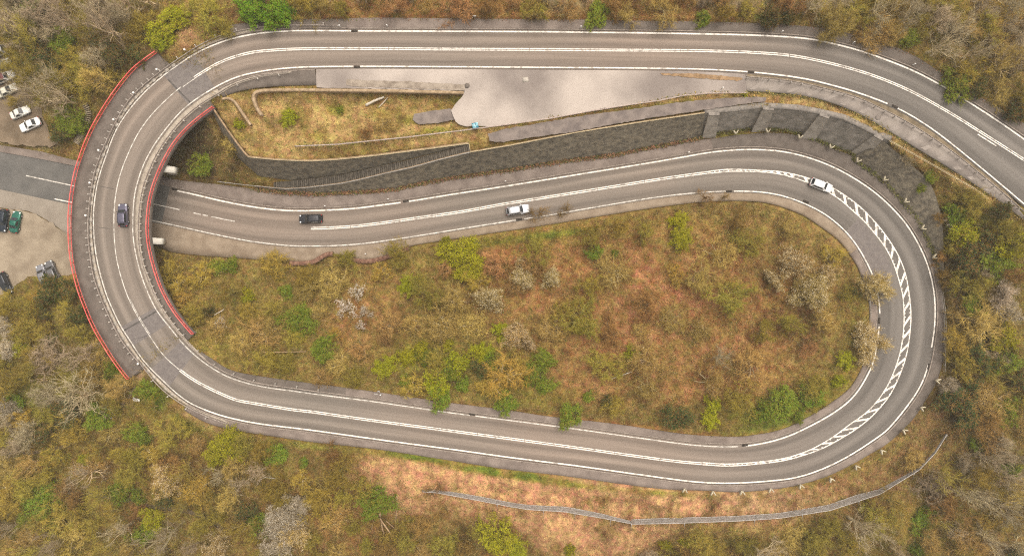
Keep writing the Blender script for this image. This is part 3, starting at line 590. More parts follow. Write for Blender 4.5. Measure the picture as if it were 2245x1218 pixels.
def inside(pts, a, b):
    ins = np.zeros(a.shape, bool); n = len(pts)
    for i in range(n):
        x0, y0 = pts[i]; x1, y1 = pts[(i+1) % n]
        if y0 == y1: continue
        c = ((y0 > b) != (y1 > b)) & (a < (x1-x0)*(b-y0)/(y1-y0) + x0); ins ^= c
    return ins
k = seg(sO(694,107,S_BOT), sO(1637,115,S_BOT)); topedge = ROAD_I[k]; topedge = np.concatenate([topedge[::12], topedge[-1:]])
topedge = topedge - np.array([0, 5.0]); lay = [tuple(p) for p in topedge] + [(1637,199)] + [tuple(p) for p in poly(FENCE_L, 40)[::-1] if p[0] > 1052] + [(1020,277),(1002,271),(992,256),(990,241),(1000,226),(1016,210),(1019,199),(900,197),(760,194),(694,192)]
def ragged(pts, j=1.0, st=6):
    p = np.asarray(pts, float); p = resample(np.concatenate([p, p[:1]]), st)[:-1]; r_ = np.random.default_rng(len(p)); return p + r_.normal(0, j*.6, p.shape)
structure(sheet("layby", ragged(lay, 1.1, 9), lambda p: zt(p[0]) - .03, M_LAYBY))
k2 = seg(sO(1636,115,S_BOT), sO(2245,350,S_BOT)); g1 = ROAD_I[k2]; st = spline(STRIP_LO, 4, 1)
band("paved_strip", g1, st, ZC[k2] + .02, zt(st[:,0]) + .02, M_STRIP)[0]
structure(bpy.data.objects["paved_strip"])
M_VERGE = mat("gritty_verge", (.13,.100,.064), (.215,.165,.105), .9, .95, 7, .35, .65, bump=.02, bscale=6, fine=.25)
br = spline(BAR_R, 4, 2); kk_ = seg(sO(1640,115,S_BOT), sO(2245,350,S_BOT)); nn_ = len(br); ea = resample(lane(ROAD_I[kk_], ZC[kk_], .05), n=nn_); eb = resample(lane(br + normals2(br)*1.5, zt(br[:,0]), .05), n=nn_)
structure(strip("verge", ea, eb, M_VERGE))
M_STREAK = mat("faded_stripe_paint", (.222,.188,.162), (.285,.245,.212), .8, .95, 6, .35, .65, fine=.1)  # pale diagonal stripes of faded painted hatching across the paved strip
bar_n, slo_n = resample(br, n=200), resample(spline(STRIP_LO, 4, 1), n=200)
for f_ in np.linspace(.06, .86, 15):
    i0 = int(f_*199); i1 = max(0, i0-9); w0 = 3
    tp0, tp1 = bar_n[i0]*.92 + slo_n[i0]*.08, bar_n[i0+w0]*.92 + slo_n[i0+w0]*.08; lo0, lo1 = bar_n[i1]*.12 + slo_n[i1]*.88, bar_n[i1+w0]*.12 + slo_n[i1+w0]*.88
    q = np.array([tp0, tp1, lo1, lo0]); wobj("faded_stripe", W(q[:,0], q[:,1], zt(q[:,0]) + .035), M_STREAK, bpy.data.objects["paved_strip"], faces=[(0,1,2,3)])

def ragged(pts, j=1.0, st=6):
    p = np.asarray(pts, float); p = resample(np.concatenate([p, p[:1]]), st)[:-1]; r_ = np.random.default_rng(len(p)); return p + r_.normal(0, j*.6, p.shape)
def scatter_sheet(name, pts, m_, off=.03, zf=None, **kw): pts = ragged(pts); return structure(sheet(name, pts, zf or (lambda p: zt(p[0]) - .2), m_, off, **kw))
# dark path slabs between the lay-by fence and the wall
M_PATH = mat("old_path_asphalt", (.135,.110,.098), (.215,.175,.150), .6, .92, 6, .35, .65, fine=.12)
scatter_sheet("path", [(1070,293),(1100,284),(1160,274),(1225,262),(1290,252),(1412,236),(1470,227),(1545,218),(1630,213),(1682,213),(1676,223),(1622,229),(1545,241),(1428,258),(1340,273),(1262,288),(1160,302),(1100,311),(1072,309)], M_PATH, .05, carve_d=.09)
scatter_sheet("path", [(908,250),(940,244),(990,238),(996,262),(960,270),(918,273),(904,262)], M_PATH, .06, zf=lambda p: 8.7)
scatter_sheet("verge", [(1448,161),(1500,161),(1560,164),(1630,171),(1620,177),(1560,174),(1500,169),(1455,165)], mat("litter_verge", (.20,.125,.065), (.33,.215,.12), 1.2, .95, 7, .35, .65, bump=.04, bscale=5, fine=.25), .05, zf=lambda p: zt(p[0]), carve_d=None)
M_LEDGE = mat('tan_concrete_ledge', (.19,.15,.115), (.31,.255,.20), .8, .92, 7, .36, .62, fine=.2)
scatter_sheet("concrete_ledge", [(760,174),(800,176),(900,179),(1020,186),(1019,199),(900,194),(780,190),(758,188)], M_LEDGE, .10, zf=lambda p: zt(p[0]) - .05)

# car park, side road ramp and footway west of the viaduct
M_GRAVEL = mat("compacted_gravel", (.205,.160,.112), (.315,.255,.182), .3, .95, 8, .35, .66, bump=.02, bscale=7, fine=.14)
M_RAMP = mat("pale_asphalt_ramp", (.215,.180,.142), (.275,.235,.188), .3, .92, 6, .35, .65, fine=.08)
M_DIRT = mat("brown_dirt", (.12,.088,.056), (.20,.148,.098), .35, .95, 8, .35, .66, bump=.03, bscale=5, fine=.2)
zcp = lambda p: .12
kW = seg(0, s_at(190,414,0,S_MID)); edgeW = ROAD_I[kW]
rampe = [tuple(p) for p in edgeW[::10] if p[0] < 185]
structure(sheet("access_ramp", rampe + [(240,500),(200,540),(152,517),(118,492),(85,472),(60,462),(0,455),(-120,440),(-300,405)], lambda p: np.interp(p[0], [-400,0,150,240],[-1.9,-.50,-.12,.05]), M_RAMP, .03))
structure(sheet("car_park", ragged([(-300,430),(-120,450),(0,456),(60,463),(85,473),(118,493),(152,518),(200,545),(215,590),(165,600),(120,606),(60,606),(20,640),(-60,660),(-300,640)], 3.0, 9), zcp, M_GRAVEL, .03, carve_d=.08))
structure(sheet("parking_ground", ragged([(-250,120),(-20,100),(25,130),(60,190),(95,250),(105,290),(130,318),(60,322),(0,310),(-120,290),(-300,260)], 3.5, 9), lambda p: .55, M_DIRT, .03, carve_d=.08))
edgeN = ROAD_O[seg(0, s_at(200,417,0,S_MID))]
structure(sheet("pavement", [tuple(p) for p in edgeN[::10] if p[0] < 200] + [(190,356),(150,348),(90,332),(0,318),(-120,296),(-300,262),(-420,240)], lambda p: np.interp(p[0], [-400,0,150,300],[-1.9,-.55,-.2,.05]), M_FOOT, .06))
# bare dirt in front of the north end of the railing

# ------------------------------------------------------------------ viaduct
kb = seg(S_BR0, S_BR1); DECK_LIFT = .12
def world_line(pts, lift, step=4.0, start=None, zoff=0.0):
    """things of height lift on the road edge: pixels are of the top, the foot stands straight below"""
    p = spline(pts, step, 2); z = road_z(p, start) + zoff
    top = W(p[:,0], p[:,1], z + lift); foot = top.copy(); foot[:,2] = z
    return p, z, top, foot
S_N = s_at(430,167,S_BOT); S_S = s_at(345,762,S_HAIR)
ro_p, ro_z, ro_top, ro_foot = world_line(RED_O[::-1], 1.05, start=S_S, zoff=.12)
ri_p, ri_z, ri_top, ri_foot = world_line(RED_I[::-1], 1.05, start=s_at(355,775,S_HAIR), zoff=.12)
bo_p, bo_z, bo_top, bo_foot = world_line(BAR_O, .70, start=s_at(511,874,S_HAIR), zoff=.10)
bi_p, bi_z, bi_top, bi_foot = world_line(BAR_I, .70, start=s_at(700,904,S_HAIR), zoff=.10)
via = thing("viaduct", ro_foot[len(ro_foot)//2] * np.array([1,1,0]), "curved concrete viaduct carrying the upper road over the underpass road", "bridge")
n = 120
A3 = resample(ro_foot, n=n); B3 = resample(ri_foot, n=n)
t2 = A3 - B3; t2[:,2] = 0; t2 /= np.linalg.norm(t2, axis=1)[:, None]
lo = np.array([0, 0, -.28])
strip("deck", A3 + t2*.08 + lo, B3 - t2*.08 + lo, M_FOOT_DARK, via, across=6, drop=.55)
strip("edge_beam", A3 + t2*.14 + np.array([0,0,.04]), A3 - t2*.10 + np.array([0,0,.04]), M_FOOT_DARK, via, drop=.36)
strip("edge_beam", B3 + t2*.10 + np.array([0,0,.04]), B3 - t2*.14 + np.array([0,0,.04]), M_FOOT_DARK, via, drop=.36)
def near_trim(P, ref0, ref1):
    i = int(np.argmin(np.sum((P[:,:2]-ref0[:2])**2, 1))); j = int(np.argmin(np.sum((P[:,:2]-ref1[:2])**2, 1))); return P[i:j+1]
bo_tr = near_trim(bo_foot, ro_foot[0], ro_foot[-1]); bi_tr = near_trim(bi_foot, ri_foot[0], ri_foot[-1])
pv = structure(strip("bridge_pavement", resample(ro_foot, n=150) - np.array([0,0,.0]), resample(bo_tr, n=150), M_FOOT_DARK, across=3, drop=.2))
pv2 = structure(strip("bridge_pavement", resample(bi_tr, n=150), resample(ri_foot, n=150), M_FOOT_DARK, across=3, drop=.2))
# concrete kerb strips carrying the guard rails
ke = seg(s_at(500,871,S_HAIR), s_at(640,108,S_BOT)); kO = lane(ROAD_O[ke], ZC[ke], .10); kI = lane(ROAD_I[ke], ZC[ke], .10)
M_DKERB = mat("pale_deck_kerb", (.30,.25,.195), (.42,.36,.285), 1.1, .9, 6, .35, .65, fine=.15)
ks = structure(strip("kerb_strip", resample(bo_foot + np.array([0,0,.03]), n=300)[:270], resample(kO, n=300)[:270], M_DKERB, across=2, drop=.3))
ks2 = structure(strip("kerb_strip", resample(kI, n=300)[25:], resample(near_trim(bi_foot, kI[0], kI[-1]) + np.array([0,0,.03]), n=300)[25:], M_DKERB, across=2, drop=.3))
# paler covers set into the outer kerb strip
mid = resample(bo_foot, n=400)*.62 + resample(kO, n=400)*.38; mid = mid[30:300]
L_ = arclen(mid); ss = np.arange(3, L_[-1], 1.55); V, Q = boxes([((0,0,0), (.75,.52,.05), 0)]); me = new_mesh("kerb_cover", V, faces_quad=Q)
rr = random.Random(4)
for s in ss:
    p = np.array([np.interp(s, L_, mid[:,j]) for j in range(3)]); q = np.array([np.interp(s+.4, L_, mid[:,j]) for j in range(3)])
    if rr.random() < .12: continue
    o = link("kerb_cover", me, M_CONC, ks); o.location = p + np.array([0,0,.05]); o.rotation_euler = (0, 0, math.atan2(q[1]-p[1], q[0]-p[0]) + rr.uniform(-.06,.06))
# piers with pale crossheads below the deck
for (u0, v0, u1, v1) in ((196,350,381,372), (176,520,353,528.5)):
    a = W(u0, v0, 7.0); b = W(u1, v1, 7.0); c = (a+b)/2; d = b - a; L2 = np.linalg.norm(d[:2]); ang = math.atan2(d[1], d[0])
    V, Q = boxes([((c[0],c[1],6.2),(L2,1.15,1.5),ang)]); wobj("crosshead", V, M_CONC_PALE, via, faces_quad=Q)
    for f in (.2, .5, .8):
        p = a + d*f; V, T, Q = tube([(p[0],p[1],-.6),(p[0],p[1],5.5)], .5, 14); wobj("column", V, M_CONC, via, faces_tri=T, faces_quad=Q)
for foot_a, foot_b in ((A3[0], B3[0]), (A3[-1], B3[-1])):
    c = (foot_a+foot_b)/2; d = foot_b - foot_a; L2 = np.linalg.norm(d[:2])
    V, Q = boxes([((c[0],c[1],c[2]-4.2),(L2,1.2,5.6),math.atan2(d[1],d[0]))]); wobj("abutment", V, M_CONC, via, faces_quad=Q)

def railing(foot, lift, label, m_=M_RED):
    t = thing("railing", foot[len(foot)//2], label, "railing", "red railings of the viaduct")
    up = np.array([0, 0, 1.0]); F_ = resample(foot, .35)
    for h, r_ in ((1.05, .085), (.22, .06)):
        V, T, Q = tube(F_ + up*h, r_, 6); wobj("rail", V, m_, t, faces_tri=T, faces_quad=Q)
    L_ = arclen(F_); ps = np.arange(0, L_[-1], 2.2); V, Q = boxes([((0,0,.52),(.11,.11,1.04),0)]); pm = new_mesh("post", V, faces_quad=Q)
    for s in ps:
        p = np.array([np.interp(s, L_, F_[:,j]) for j in range(3)]); o = link("post", pm, m_, t); o.location = p - origin(t)
    bs_ = np.arange(.2, L_[-1], .22); P = np.stack([np.interp(bs_, L_, F_[:,j]) for j in range(3)], -1)
    V, Q = boxes([((p[0],p[1],p[2]+.63),(.035,.035,.8),0) for p in P]); wobj("infill_bars", V, m_, t, faces_quad=Q)["kind"] = "stuff"
    return t
railing(ro_foot, 1.05, "long curved red railing on the outer, car park side of the viaduct")
railing(ri_foot, 1.05, "shorter curved red railing on the inner, loop side of the viaduct")

M_POST = mat('pale_post_paint', (.42,.38,.33), (.54,.49,.43), 2.0, .6, 4, .4, .6)
def guardrail(pts, start, side, label, spacing=1.35, lift=.70, post_off=.42, post_m=M_POST, zoff=.10, rail_m=M_STEEL_TAN, skip=(0,1)):
    p, z, top, foot = world_line(pts, lift, start=start, zoff=zoff)
    t = thing("guardrail", foot[len(foot)//2], label, "guardrail", "steel guardrails along the road")
    F_ = resample(foot, .5); up = np.array([0,0,1.0])
    tt = np.gradient(F_, axis=0); tt[:,2] = 0; tt /= np.linalg.norm(tt, axis=1)[:,None]; nn = np.stack([-tt[:,1], tt[:,0], 0*tt[:,0]], -1) * side
    # W-beam: folded strip
    prof = [(0,.70),(.06,.66),(.06,.60),(0,.56),(.06,.52),(.06,.46),(0,.42)]
    G = np.stack([F_ + up*h + nn*d for d, h in prof], 1); m_, k_ = G.shape[:2]
    i = np.arange(m_-1)[:,None]*k_; j = np.arange(k_-1)[None,:]; Q = np.stack([i+j, i+k_+j, i+k_+j+1, i+j+1], -1).reshape(-1,4)
    wobj("rail", G.reshape(-1,3), rail_m, t, faces_quad=Q)
    V, T, Q = tube(F_ + up*.70 + nn*.02, .055, 5); wobj("rail_top", V, rail_m, t, faces_tri=T, faces_quad=Q)
    L_ = arclen(F_)
    V, Q = boxes([((0,0,.40),(.12,.16,.80),0), ((-post_off/2 * 1.0,0,.60),(post_off,.09,.09),0)]); pm = new_mesh("post", V, faces_quad=Q)
    ends = (L_[-1]*skip[0], L_[-1]*skip[1])
    for s in np.arange(.3, L_[-1]-.2, spacing):
        sp_ = 1.0 if ends[0] <= s <= ends[1] else 2.0
        if sp_ > 1 and int(s / spacing) % 3: continue
        q = np.array([np.interp(s, L_, F_[:,j]) for j in range(3)]); nrm = np.array([np.interp(s, L_, nn[:,j]) for j in range(3)])
        o = link("post", pm, post_m, t); o.location = q - nrm*post_off - origin(t); o.rotation_euler = (0,0,math.atan2(-nrm[1], -nrm[0]))
    return t
guardrail(BAR_O, s_at(511,874,S_HAIR), -1, "guardrail with pale posts along the viaduct's outer pavement", skip=(.17,.70))
guardrail(BAR_I, s_at(700,904,S_HAIR), 1, "guardrail with pale posts along the viaduct's inner pavement", skip=(.30,.75))
guardrail(BAR_R, s_at(1640,115,S_BOT), 1, "grey guardrail below the top road at the right edge", spacing=2.0, post_m=M_STEEL, post_off=.2)
# taller reflector posts on the outer guardrail
for (u, v), w_ in zip(((215.5,329),(196,400.5),(187,472),(248,262),(292,203),(343,152),(404,108.5),(431,95),(302,797)), ("fifth","sixth","seventh","fourth","third","second","first","topmost","lowest")):
    pass

# ------------------------------------------------------------------ walls, stairs, fences
def wall(name, T2, zT, B2, zB, m_face, label, m_cope=M_COPE, n=None, cope=.45, cope_h=.12):
    n = n or max(len(T2), len(B2)); T3 = resample(W(T2[:,0],T2[:,1],zT), n=n); B3 = resample(W(B2[:,0],B2[:,1],zB), n=n)
    t = thing(name, B3[n//2], label, "wall"); carve_between(T3, B3, 10, .55, True)
    strip("face", T3, B3 - np.array([0,0,.3]), m_face, t, across=6)
    if m_cope is not None:
        d = np.gradient(T3, axis=0); d[:,2] = 0; d /= np.linalg.norm(d, axis=1)[:,None]; nn = np.stack([-d[:,1], d[:,0], 0*d[:,0]], -1)
        strip("coping", T3 + nn*(cope-.08) + np.array([0,0,cope_h]), T3 - nn*.08 + np.array([0,0,cope_h]), m_cope, t, drop=cope_h+.12)
    return t, T3, B3
wall("retaining_wall", w1t, zw1t, w1b, zw1b, M_WALL, "dark stone wall holding the grassy terrace above the stairs", M_EARTHWALL, cope=.3)
t2_, W2T, W2B = wall("revetment", w2t, zw2t, w2b, zw2b, M_WALL, "long dark stone revetment between the stairs and the middle road", M_EARTHWALL, cope=.22)
w3, W3T, W3B = wall("buttressed_wall", w3t, zw3t, w3b, zw3b, M_CWALL, "grey concrete retaining wall with four sloping buttresses", None)
d = np.gradient(W3T, axis=0); d[:,2] = 0; d /= np.linalg.norm(d, axis=1)[:,None]; nn3 = np.stack([-d[:,1], d[:,0], 0*d[:,0]], -1)
strip("coping", W3T + nn3*.85 + np.array([0,0,.15]), W3T - nn3*.12 + np.array([0,0,.15]), M_COPE, w3, drop=.3)
wall("revetment", w4t, zw4t, w4b, zw4b, M_WALL, "dark sloping stone revetment right of the last buttress", None)
for (a, b, c, dd) in (((1553,248.5),(1577,248),(1569,298),(1539,300)), ((1672,236),(1696,237),(1681,284),(1647,286)), ((1797,249),(1818,256),(1789,303),(1756,300)), ((1917,294),(1936,304.5),(1896,346),(1865,332))):
    zt_ = float(zt(a[0])) - .5; zb_ = float(road_z(np.array([dd]), s_at(*dd, 0, S_HAIR))[0]) + .05
    T1, T2 = W(*a, zt_), W(*b, zt_); B2, B1 = W(*c, zb_), W(*dd, zb_)
    dir_ = (T2 - T1); dir_[2] = 0; dir_ /= np.linalg.norm(dir_); inn = np.array([-dir_[1], dir_[0], 0])
    fr = -inn*.35                                                   # stands proud of the wall
    f = [T1+fr, T2+fr, B2+fr, B1+fr]; bk = [T1+inn*.8, T2+inn*.8, B2+inn*2.0, B1+inn*2.0]
    V = np.array(f + bk); o = wobj("buttress", V, M_BUTT, w3, faces=[(0,3,2,1),(4,5,6,7),(0,1,5,4),(1,2,6,5),(2,3,7,6),(3,0,4,7)])
    cV = np.array([T1+fr*1.2+[0,0,.17], T2+fr*1.2+[0,0,.17], T2-fr*.6+[0,0,.17], T1-fr*.6+[0,0,.17]]); lo_ = cV - np.array([0,0,.3])
    wobj("cap_stone", np.concatenate([cV, lo_]), M_COPE, w3, faces=[(0,1,2,3),(4,7,6,5),(0,4,5,1),(1,5,6,2),(2,6,7,3),(3,7,4,0)])
# black sprayed marks on the coping
zg = lambda u: float(zt(u)) - .5 + .15 + .012
def ink(name, strokes, w=1.3):
    parts = []
    for (u0,v0,u1,v1) in strokes:
        a = np.array([u0,v0]); b = np.array([u1,v1]); t_ = (b-a)/np.linalg.norm(b-a); n_ = np.array([-t_[1],t_[0]])*w/2; q = np.array([a-n_, b-n_, b+n_, a+n_])
        parts.append((W(q[:,0], q[:,1], [zg(x) for x in q[:,0]]), None, np.array([[0,1,2,3]])))
    v_, _, q_ = merge(parts); wobj(name, v_, M_BLACKP, w3, faces_quad=q_)
ink("sprayed_marks", [(1829.5,259.6,1833,260.2),(1834.5,262.5,1838,261.2),(1838,261.2,1843,263.2),(1846,266.5,1849,265.4),(1849,265.4,1852,267.2),(1852.5,269.5,1856,268.5),(1856,268.5,1858,270),(1860,272.5,1863.5,271),(1866,275,1869,273.2),(1869,273.2,1876,276.6),(1875,278,1877,275.6)])

# concrete stair between the two walls
sh, slo = poly(STAIR_HI, 3), poly(STAIR_LO, 3); N_ST = 96; M_STEP = [mat("dark_step_stone", (.055,.046,.036), (.10,.084,.064), 1.5, .92, 6, .35, .65, fine=.25), mat("worn_step_stone", (.072,.060,.047), (.125,.105,.080), 1.5, .92, 6, .35, .65, fine=.25)]
stair = thing("stairway", W(840, 372, zstair(840)), "long straight concrete stairway running down beside the dark wall", "stairs")
H3 = resample(sh, n=N_ST+1); L3 = resample(slo, n=N_ST+1)
for i in range(N_ST):
    zz = .5*(zstair(H3[i,0]) + zstair(H3[i+1,0])) + .10
    P = W(np.array([H3[i,0],H3[i+1,0]-.7,L3[i+1,0]-.7,L3[i,0]]), np.array([H3[i,1]+1.2,H3[i+1,1]+1.2,L3[i+1,1]-1.5,L3[i,1]-1.5]), zz)
    V = np.concatenate([P, P - np.array([0,0,.45])])
    wobj("step", V, M_STEP[i % 2], stair, faces=[(0,1,2,3),(4,7,6,5),(0,4,5,1),(1,5,6,2),(2,6,7,3),(3,7,4,0)])
SH3, SL3 = W(sh[:,0],sh[:,1],zstair(sh[:,0])), W(slo[:,0],slo[:,1],zstair(slo[:,0])); carve_between(resample(SH3,n=120), resample(SL3,n=120), 8, .35, True)
def thin_fence(pts, zf, label, h=1.0, m_=M_STEEL, sp=2.2, r_=.045, rails=(1.0,.5), post_r=.04):
    p = poly(pts, 6); z = np.array([float(zf(q)) for q in p]); top = W(p[:,0],p[:,1],z+h); foot = top - np.array([0,0,h])
    t = thing("fence", foot[len(foot)//2], label, "fence"); 
    for f in rails:
        V, T, Q = tube(foot + np.array([0,0,h*f]), r_, 5); wobj("rail", V, m_, t, faces_tri=T, faces_quad=Q)
    L_ = arclen(foot); V, T, Q = tube([(0,0,0),(0,0,h)], post_r, 6); pm = new_mesh("post", V, faces_tri=T, faces_quad=Q)
    for s in np.arange(0, L_[-1], sp):
        q = np.array([np.interp(s, L_, foot[:,j]) for j in range(3)]); o = link("post", pm, m_, t); o.location = q - origin(t)
    return t
M_PINKRAIL = mat("pink_grey_rail", (.40,.31,.27), (.52,.42,.36), 1.5, .6, 4, .4, .6)
M_HAND = mat("pale_handrail", (.27,.25,.22), (.36,.335,.30), 1.5, .6, 4, .4, .6)
M_GOLDR = mat("lichened_rail", (.40,.32,.19), (.52,.43,.27), 1.5, .7, 4, .4, .6)
thin_fence(FENCE_L, lambda p: zt(p[0]) - .2, "thin pinkish rail fence along the lower edge of the lay-by", .9, M_PINKRAIL, 2.4, .05)
thin_fence([(477,398),(546,406),(626,414),(675,410.6),(747,402),(790,393),(847,379),(905,366),(962,350),(1031,333)], lambda p: zstair(p[0])+.1 if p[0] > 600 else np.interp(p[0],[477,600],[.6,1.1]), "pale handrail on the lower side of the stairway", .9, M_HAND, 1.8, .055)
thin_fence([(1031,333),(1120,318),(1264,290),(1407,267),(1545,247)], lambda p: zt(p[0]) - .45, "yellowish rail along the top edge of the long revetment", .8, M_GOLDR, 2.4, .045)
thin_fence([(773,346),(836,339),(930,327),(1028,314),(1031,333)], lambda p: 8.45, "yellowish rail round the head of the stairway", .8, M_GOLDR, 2.0, .045)
thin_fence([(543,344),(603,350),(675,353),(732,350),(773,346)], lambda p: 8.05, "thin rail along the south edge of the grassy terrace", .7, M_GOLDR, 2.4, .035)
thin_fence([(1952,308),(2022,347),(2094,388),(2137,413),(2168,436)], lambda p: np.interp(p[0],[1952,2168],[9.6,10.4]), "thin yellowish rail above the revetment near the right edge", .8, M_GOLDR, 2.4, .045)
thin_fence([(1908,650),(1910,690),(1908,715)], lambda p: 4.75, "short pale rail on the pavement inside the hairpin", .7, M_HAND, 1.6, .04)
thin_fence([(2068,640),(2073,680),(2075,720),(2073,770),(2073,815)], lambda p: 4.7, "thin grey rail on the outside of the hairpin", .9, M_HAND, 2.0, .035)
# low walls on the terrace
def low_wall(pts, z, w, h, m_, label):
    p = spline(pts, 4, 1); P = W(p[:,0],p[:,1],z+h); d = np.gradient(P, axis=0); d[:,2]=0; d /= np.linalg.norm(d,axis=1)[:,None]; n_ = np.stack([-d[:,1], d[:,0], 0*d[:,0]],-1)*w/2
    t = thing("low_wall", P[len(P)//2]-np.array([0,0,h]), label, "wall"); strip("coping", P+n_*1.15, P-n_*1.15, m_, t, drop=.1); strip("wall_face", P+n_-np.array([0,0,.08]), P-n_-np.array([0,0,.08]), M_EARTHWALL, t, drop=h+.5)
M_TANCOPE = mat("tan_coping", (.25,.175,.10), (.40,.29,.18), 1.5, .9, 6, .35, .65, fine=.15)
low_wall([(573,252),(562,236),(555,218),(556,206),(565,200),(600,197),(675,197),(819,198.5),(920,200.5),(1017,203)], 8.7, .46, .45, M_TANCOPE, "long low tan wall along the top of the grassy terrace")
low_wall([(486,217),(500,215),(512,221),(523,236),(536,256),(549,274)], 8.5, .38, .4, M_TANCOPE, "short hooked low wall at the terrace's west end")

M_RUBBLE = mat("rust_brown_rubble", (.13,.065,.042), (.25,.14,.095), 2.2, .95, 8, .35, .65, bump=.12, bscale=5, fine=.35)
for pts_, lb_ in (([(634,577),(660,577),(686,574),(703,564),(716,557),(730,556)], 'left piece of crumbling red-brown rubble wall on the shoulder'), ([(764,567),(790,572),(812,572),(840,566),(870,555),(898,541)], 'right piece of crumbling red-brown rubble wall on the shoulder')):
    low_wall(pts_, 1.0 + .2, .75, .35, M_RUBBLE, lb_)
# ---- rock catch fence on the south bank
def catch_fence(base_pts, width, label, z0, posts):
    p = poly(base_pts, 8); n_ = normals2(p); wd = np.interp(np.linspace(0,1,len(p)), np.linspace(0,1,len(width)), width)
    zz = bil(GZ, gu[0], gv[0], GS, p[:,0], p[:,1]); zz = np.convolve(np.pad(zz, 4, 'edge'), np.ones(9)/9, 'valid') + .35
    if n_[:,1].mean() < 0: n_ = -n_
    hi = p - n_*wd[:,None]; Bt = W(hi[:,0], hi[:,1], zz+.25); Tp = W(p[:,0], p[:,1], zz+1.9)
    t = thing("catch_fence", W(p[len(p)//2,0], p[len(p)//2,1], zz[len(p)//2]), label, "fence", "rock catch fences")
    # woven wire: two families of thin strips leave gaps like netting
    G = 5; rows = []
    for f in np.linspace(0, 1, 9): V, T, Q = tube(Bt*(1-f)+Tp*f, .035, 4); rows.append((V, T, Q))
    m_ = len(p); L_ = arclen(Tp); ts = np.arange(0, L_[-1], .2)
    I_ = lambda P: np.stack([np.interp(ts, L_, P[:,j]) for j in range(3)], -1)
    bb, tp = I_(Bt), I_(Tp); sh_ = 3
    for a in range(0, len(ts)-sh_):
        for x, y in ((bb[a], tp[a+sh_]), (bb[a+sh_], tp[a])):
            d_ = np.array([.045,0,0]); rows.append((np.array([x-d_, x+d_, y+d_, y-d_]), None, np.array([[0,1,2,3]])))
    v_, t_, q_ = merge(rows); wobj("wire_mesh", v_, M_MESH, t, faces_tri=t_, faces_quad=q_)["kind"] = "stuff"
    for c_, r_ in ((Tp, .06), (Bt, .05)):
        V, T, Q = tube(c_, r_, 5); wobj("cable", V, M_STEEL, t, faces_tri=T, faces_quad=Q)
    Lp = arclen(p)
    for f in posts:
        q = np.array([np.interp(f*Lp[-1], Lp, p[:,j]) for j in range(2)]); z_ = float(np.interp(f, np.linspace(0,1,len(zz)), zz))
        top = W(q[0], q[1], z_+2.0); foot = W(q[0], q[1]+4, z_-.3)
        V, T, Q = tube([foot, top], .10, 6); V2, T2, Q2 = tube([foot + np.array([0,-1.1,-.2]), top], .04, 4); v_, t_, q_ = merge([(V,T,Q),(V2,T2,Q2)])
        wobj("post", v_, M_STEEL, t, faces_tri=t_, faces_quad=q_)
catch_fence([(925,1077),(955,1079),(1037,1094),(1120,1110),(1159,1116),(1238,1121),(1327,1136),(1384,1147)], [4,8,9,9,10,11,9,5], "western catch fence of grey netting across the bare south bank", [4.9,4.6,4.2,3.9,3.6,3.2,2.9,2.6], (.36,.58,.73,.90,1.0))
catch_fence([(1384,1148),(1485,1146),(1620,1141),(1709,1135),(1820,1118),(1930,1082),(2016,1029),(2052,991),(2076,952)], [10,12,11,11,11,12,14,8,4,3], "eastern catch fence of grey netting curving below the hairpin", [2.6,2.6,2.5,2.5,2.6,2.9,3.2], (0,.155,.36,.5,.67,.85,1.0))

# ------------------------------------------------------------------ ground sheet
GZ = GZ.astype(float)
def zg_at(u, v): return bil(GZ, gu[0], gv[0], GS, u, v)
def blob(u, v, ru, rv, rot=0):
    c, s_ = math.cos(math.radians(rot)), math.sin(math.radians(rot)); x = (GU-u)*c + (GV-v)*s_; y = -(GU-u)*s_ + (GV-v)*c
    return np.exp(-((x/ru)**2 + (y/rv)**2)**1.6)
LITTER=(.215,.118,.060); REDL=(.25,.125,.068); TAN=(.385,.225,.130); OLIVE=(.155,.125,.040); GREEN=(.108,.126,.016); DARK=(.062,.046,.030)
GOLD=(.285,.200,.092); BROWN=(.145,.105,.048); GRAVEL=(.30,.23,.155); GREY=(.17,.15,.13); RUST=(.20,.095,.050); SANDY=(.27,.195,.125)
GC = np.zeros(GU.shape + (3,)) + np.array(BROWN)
def paint(colr, m): 
    global GC
    m = np.clip(m, 0, 1)[..., None]; GC = GC*(1-m) + np.array(colr)*m
jit = rnoise(18, 11)*.25 + rnoise(45, 12)*.25
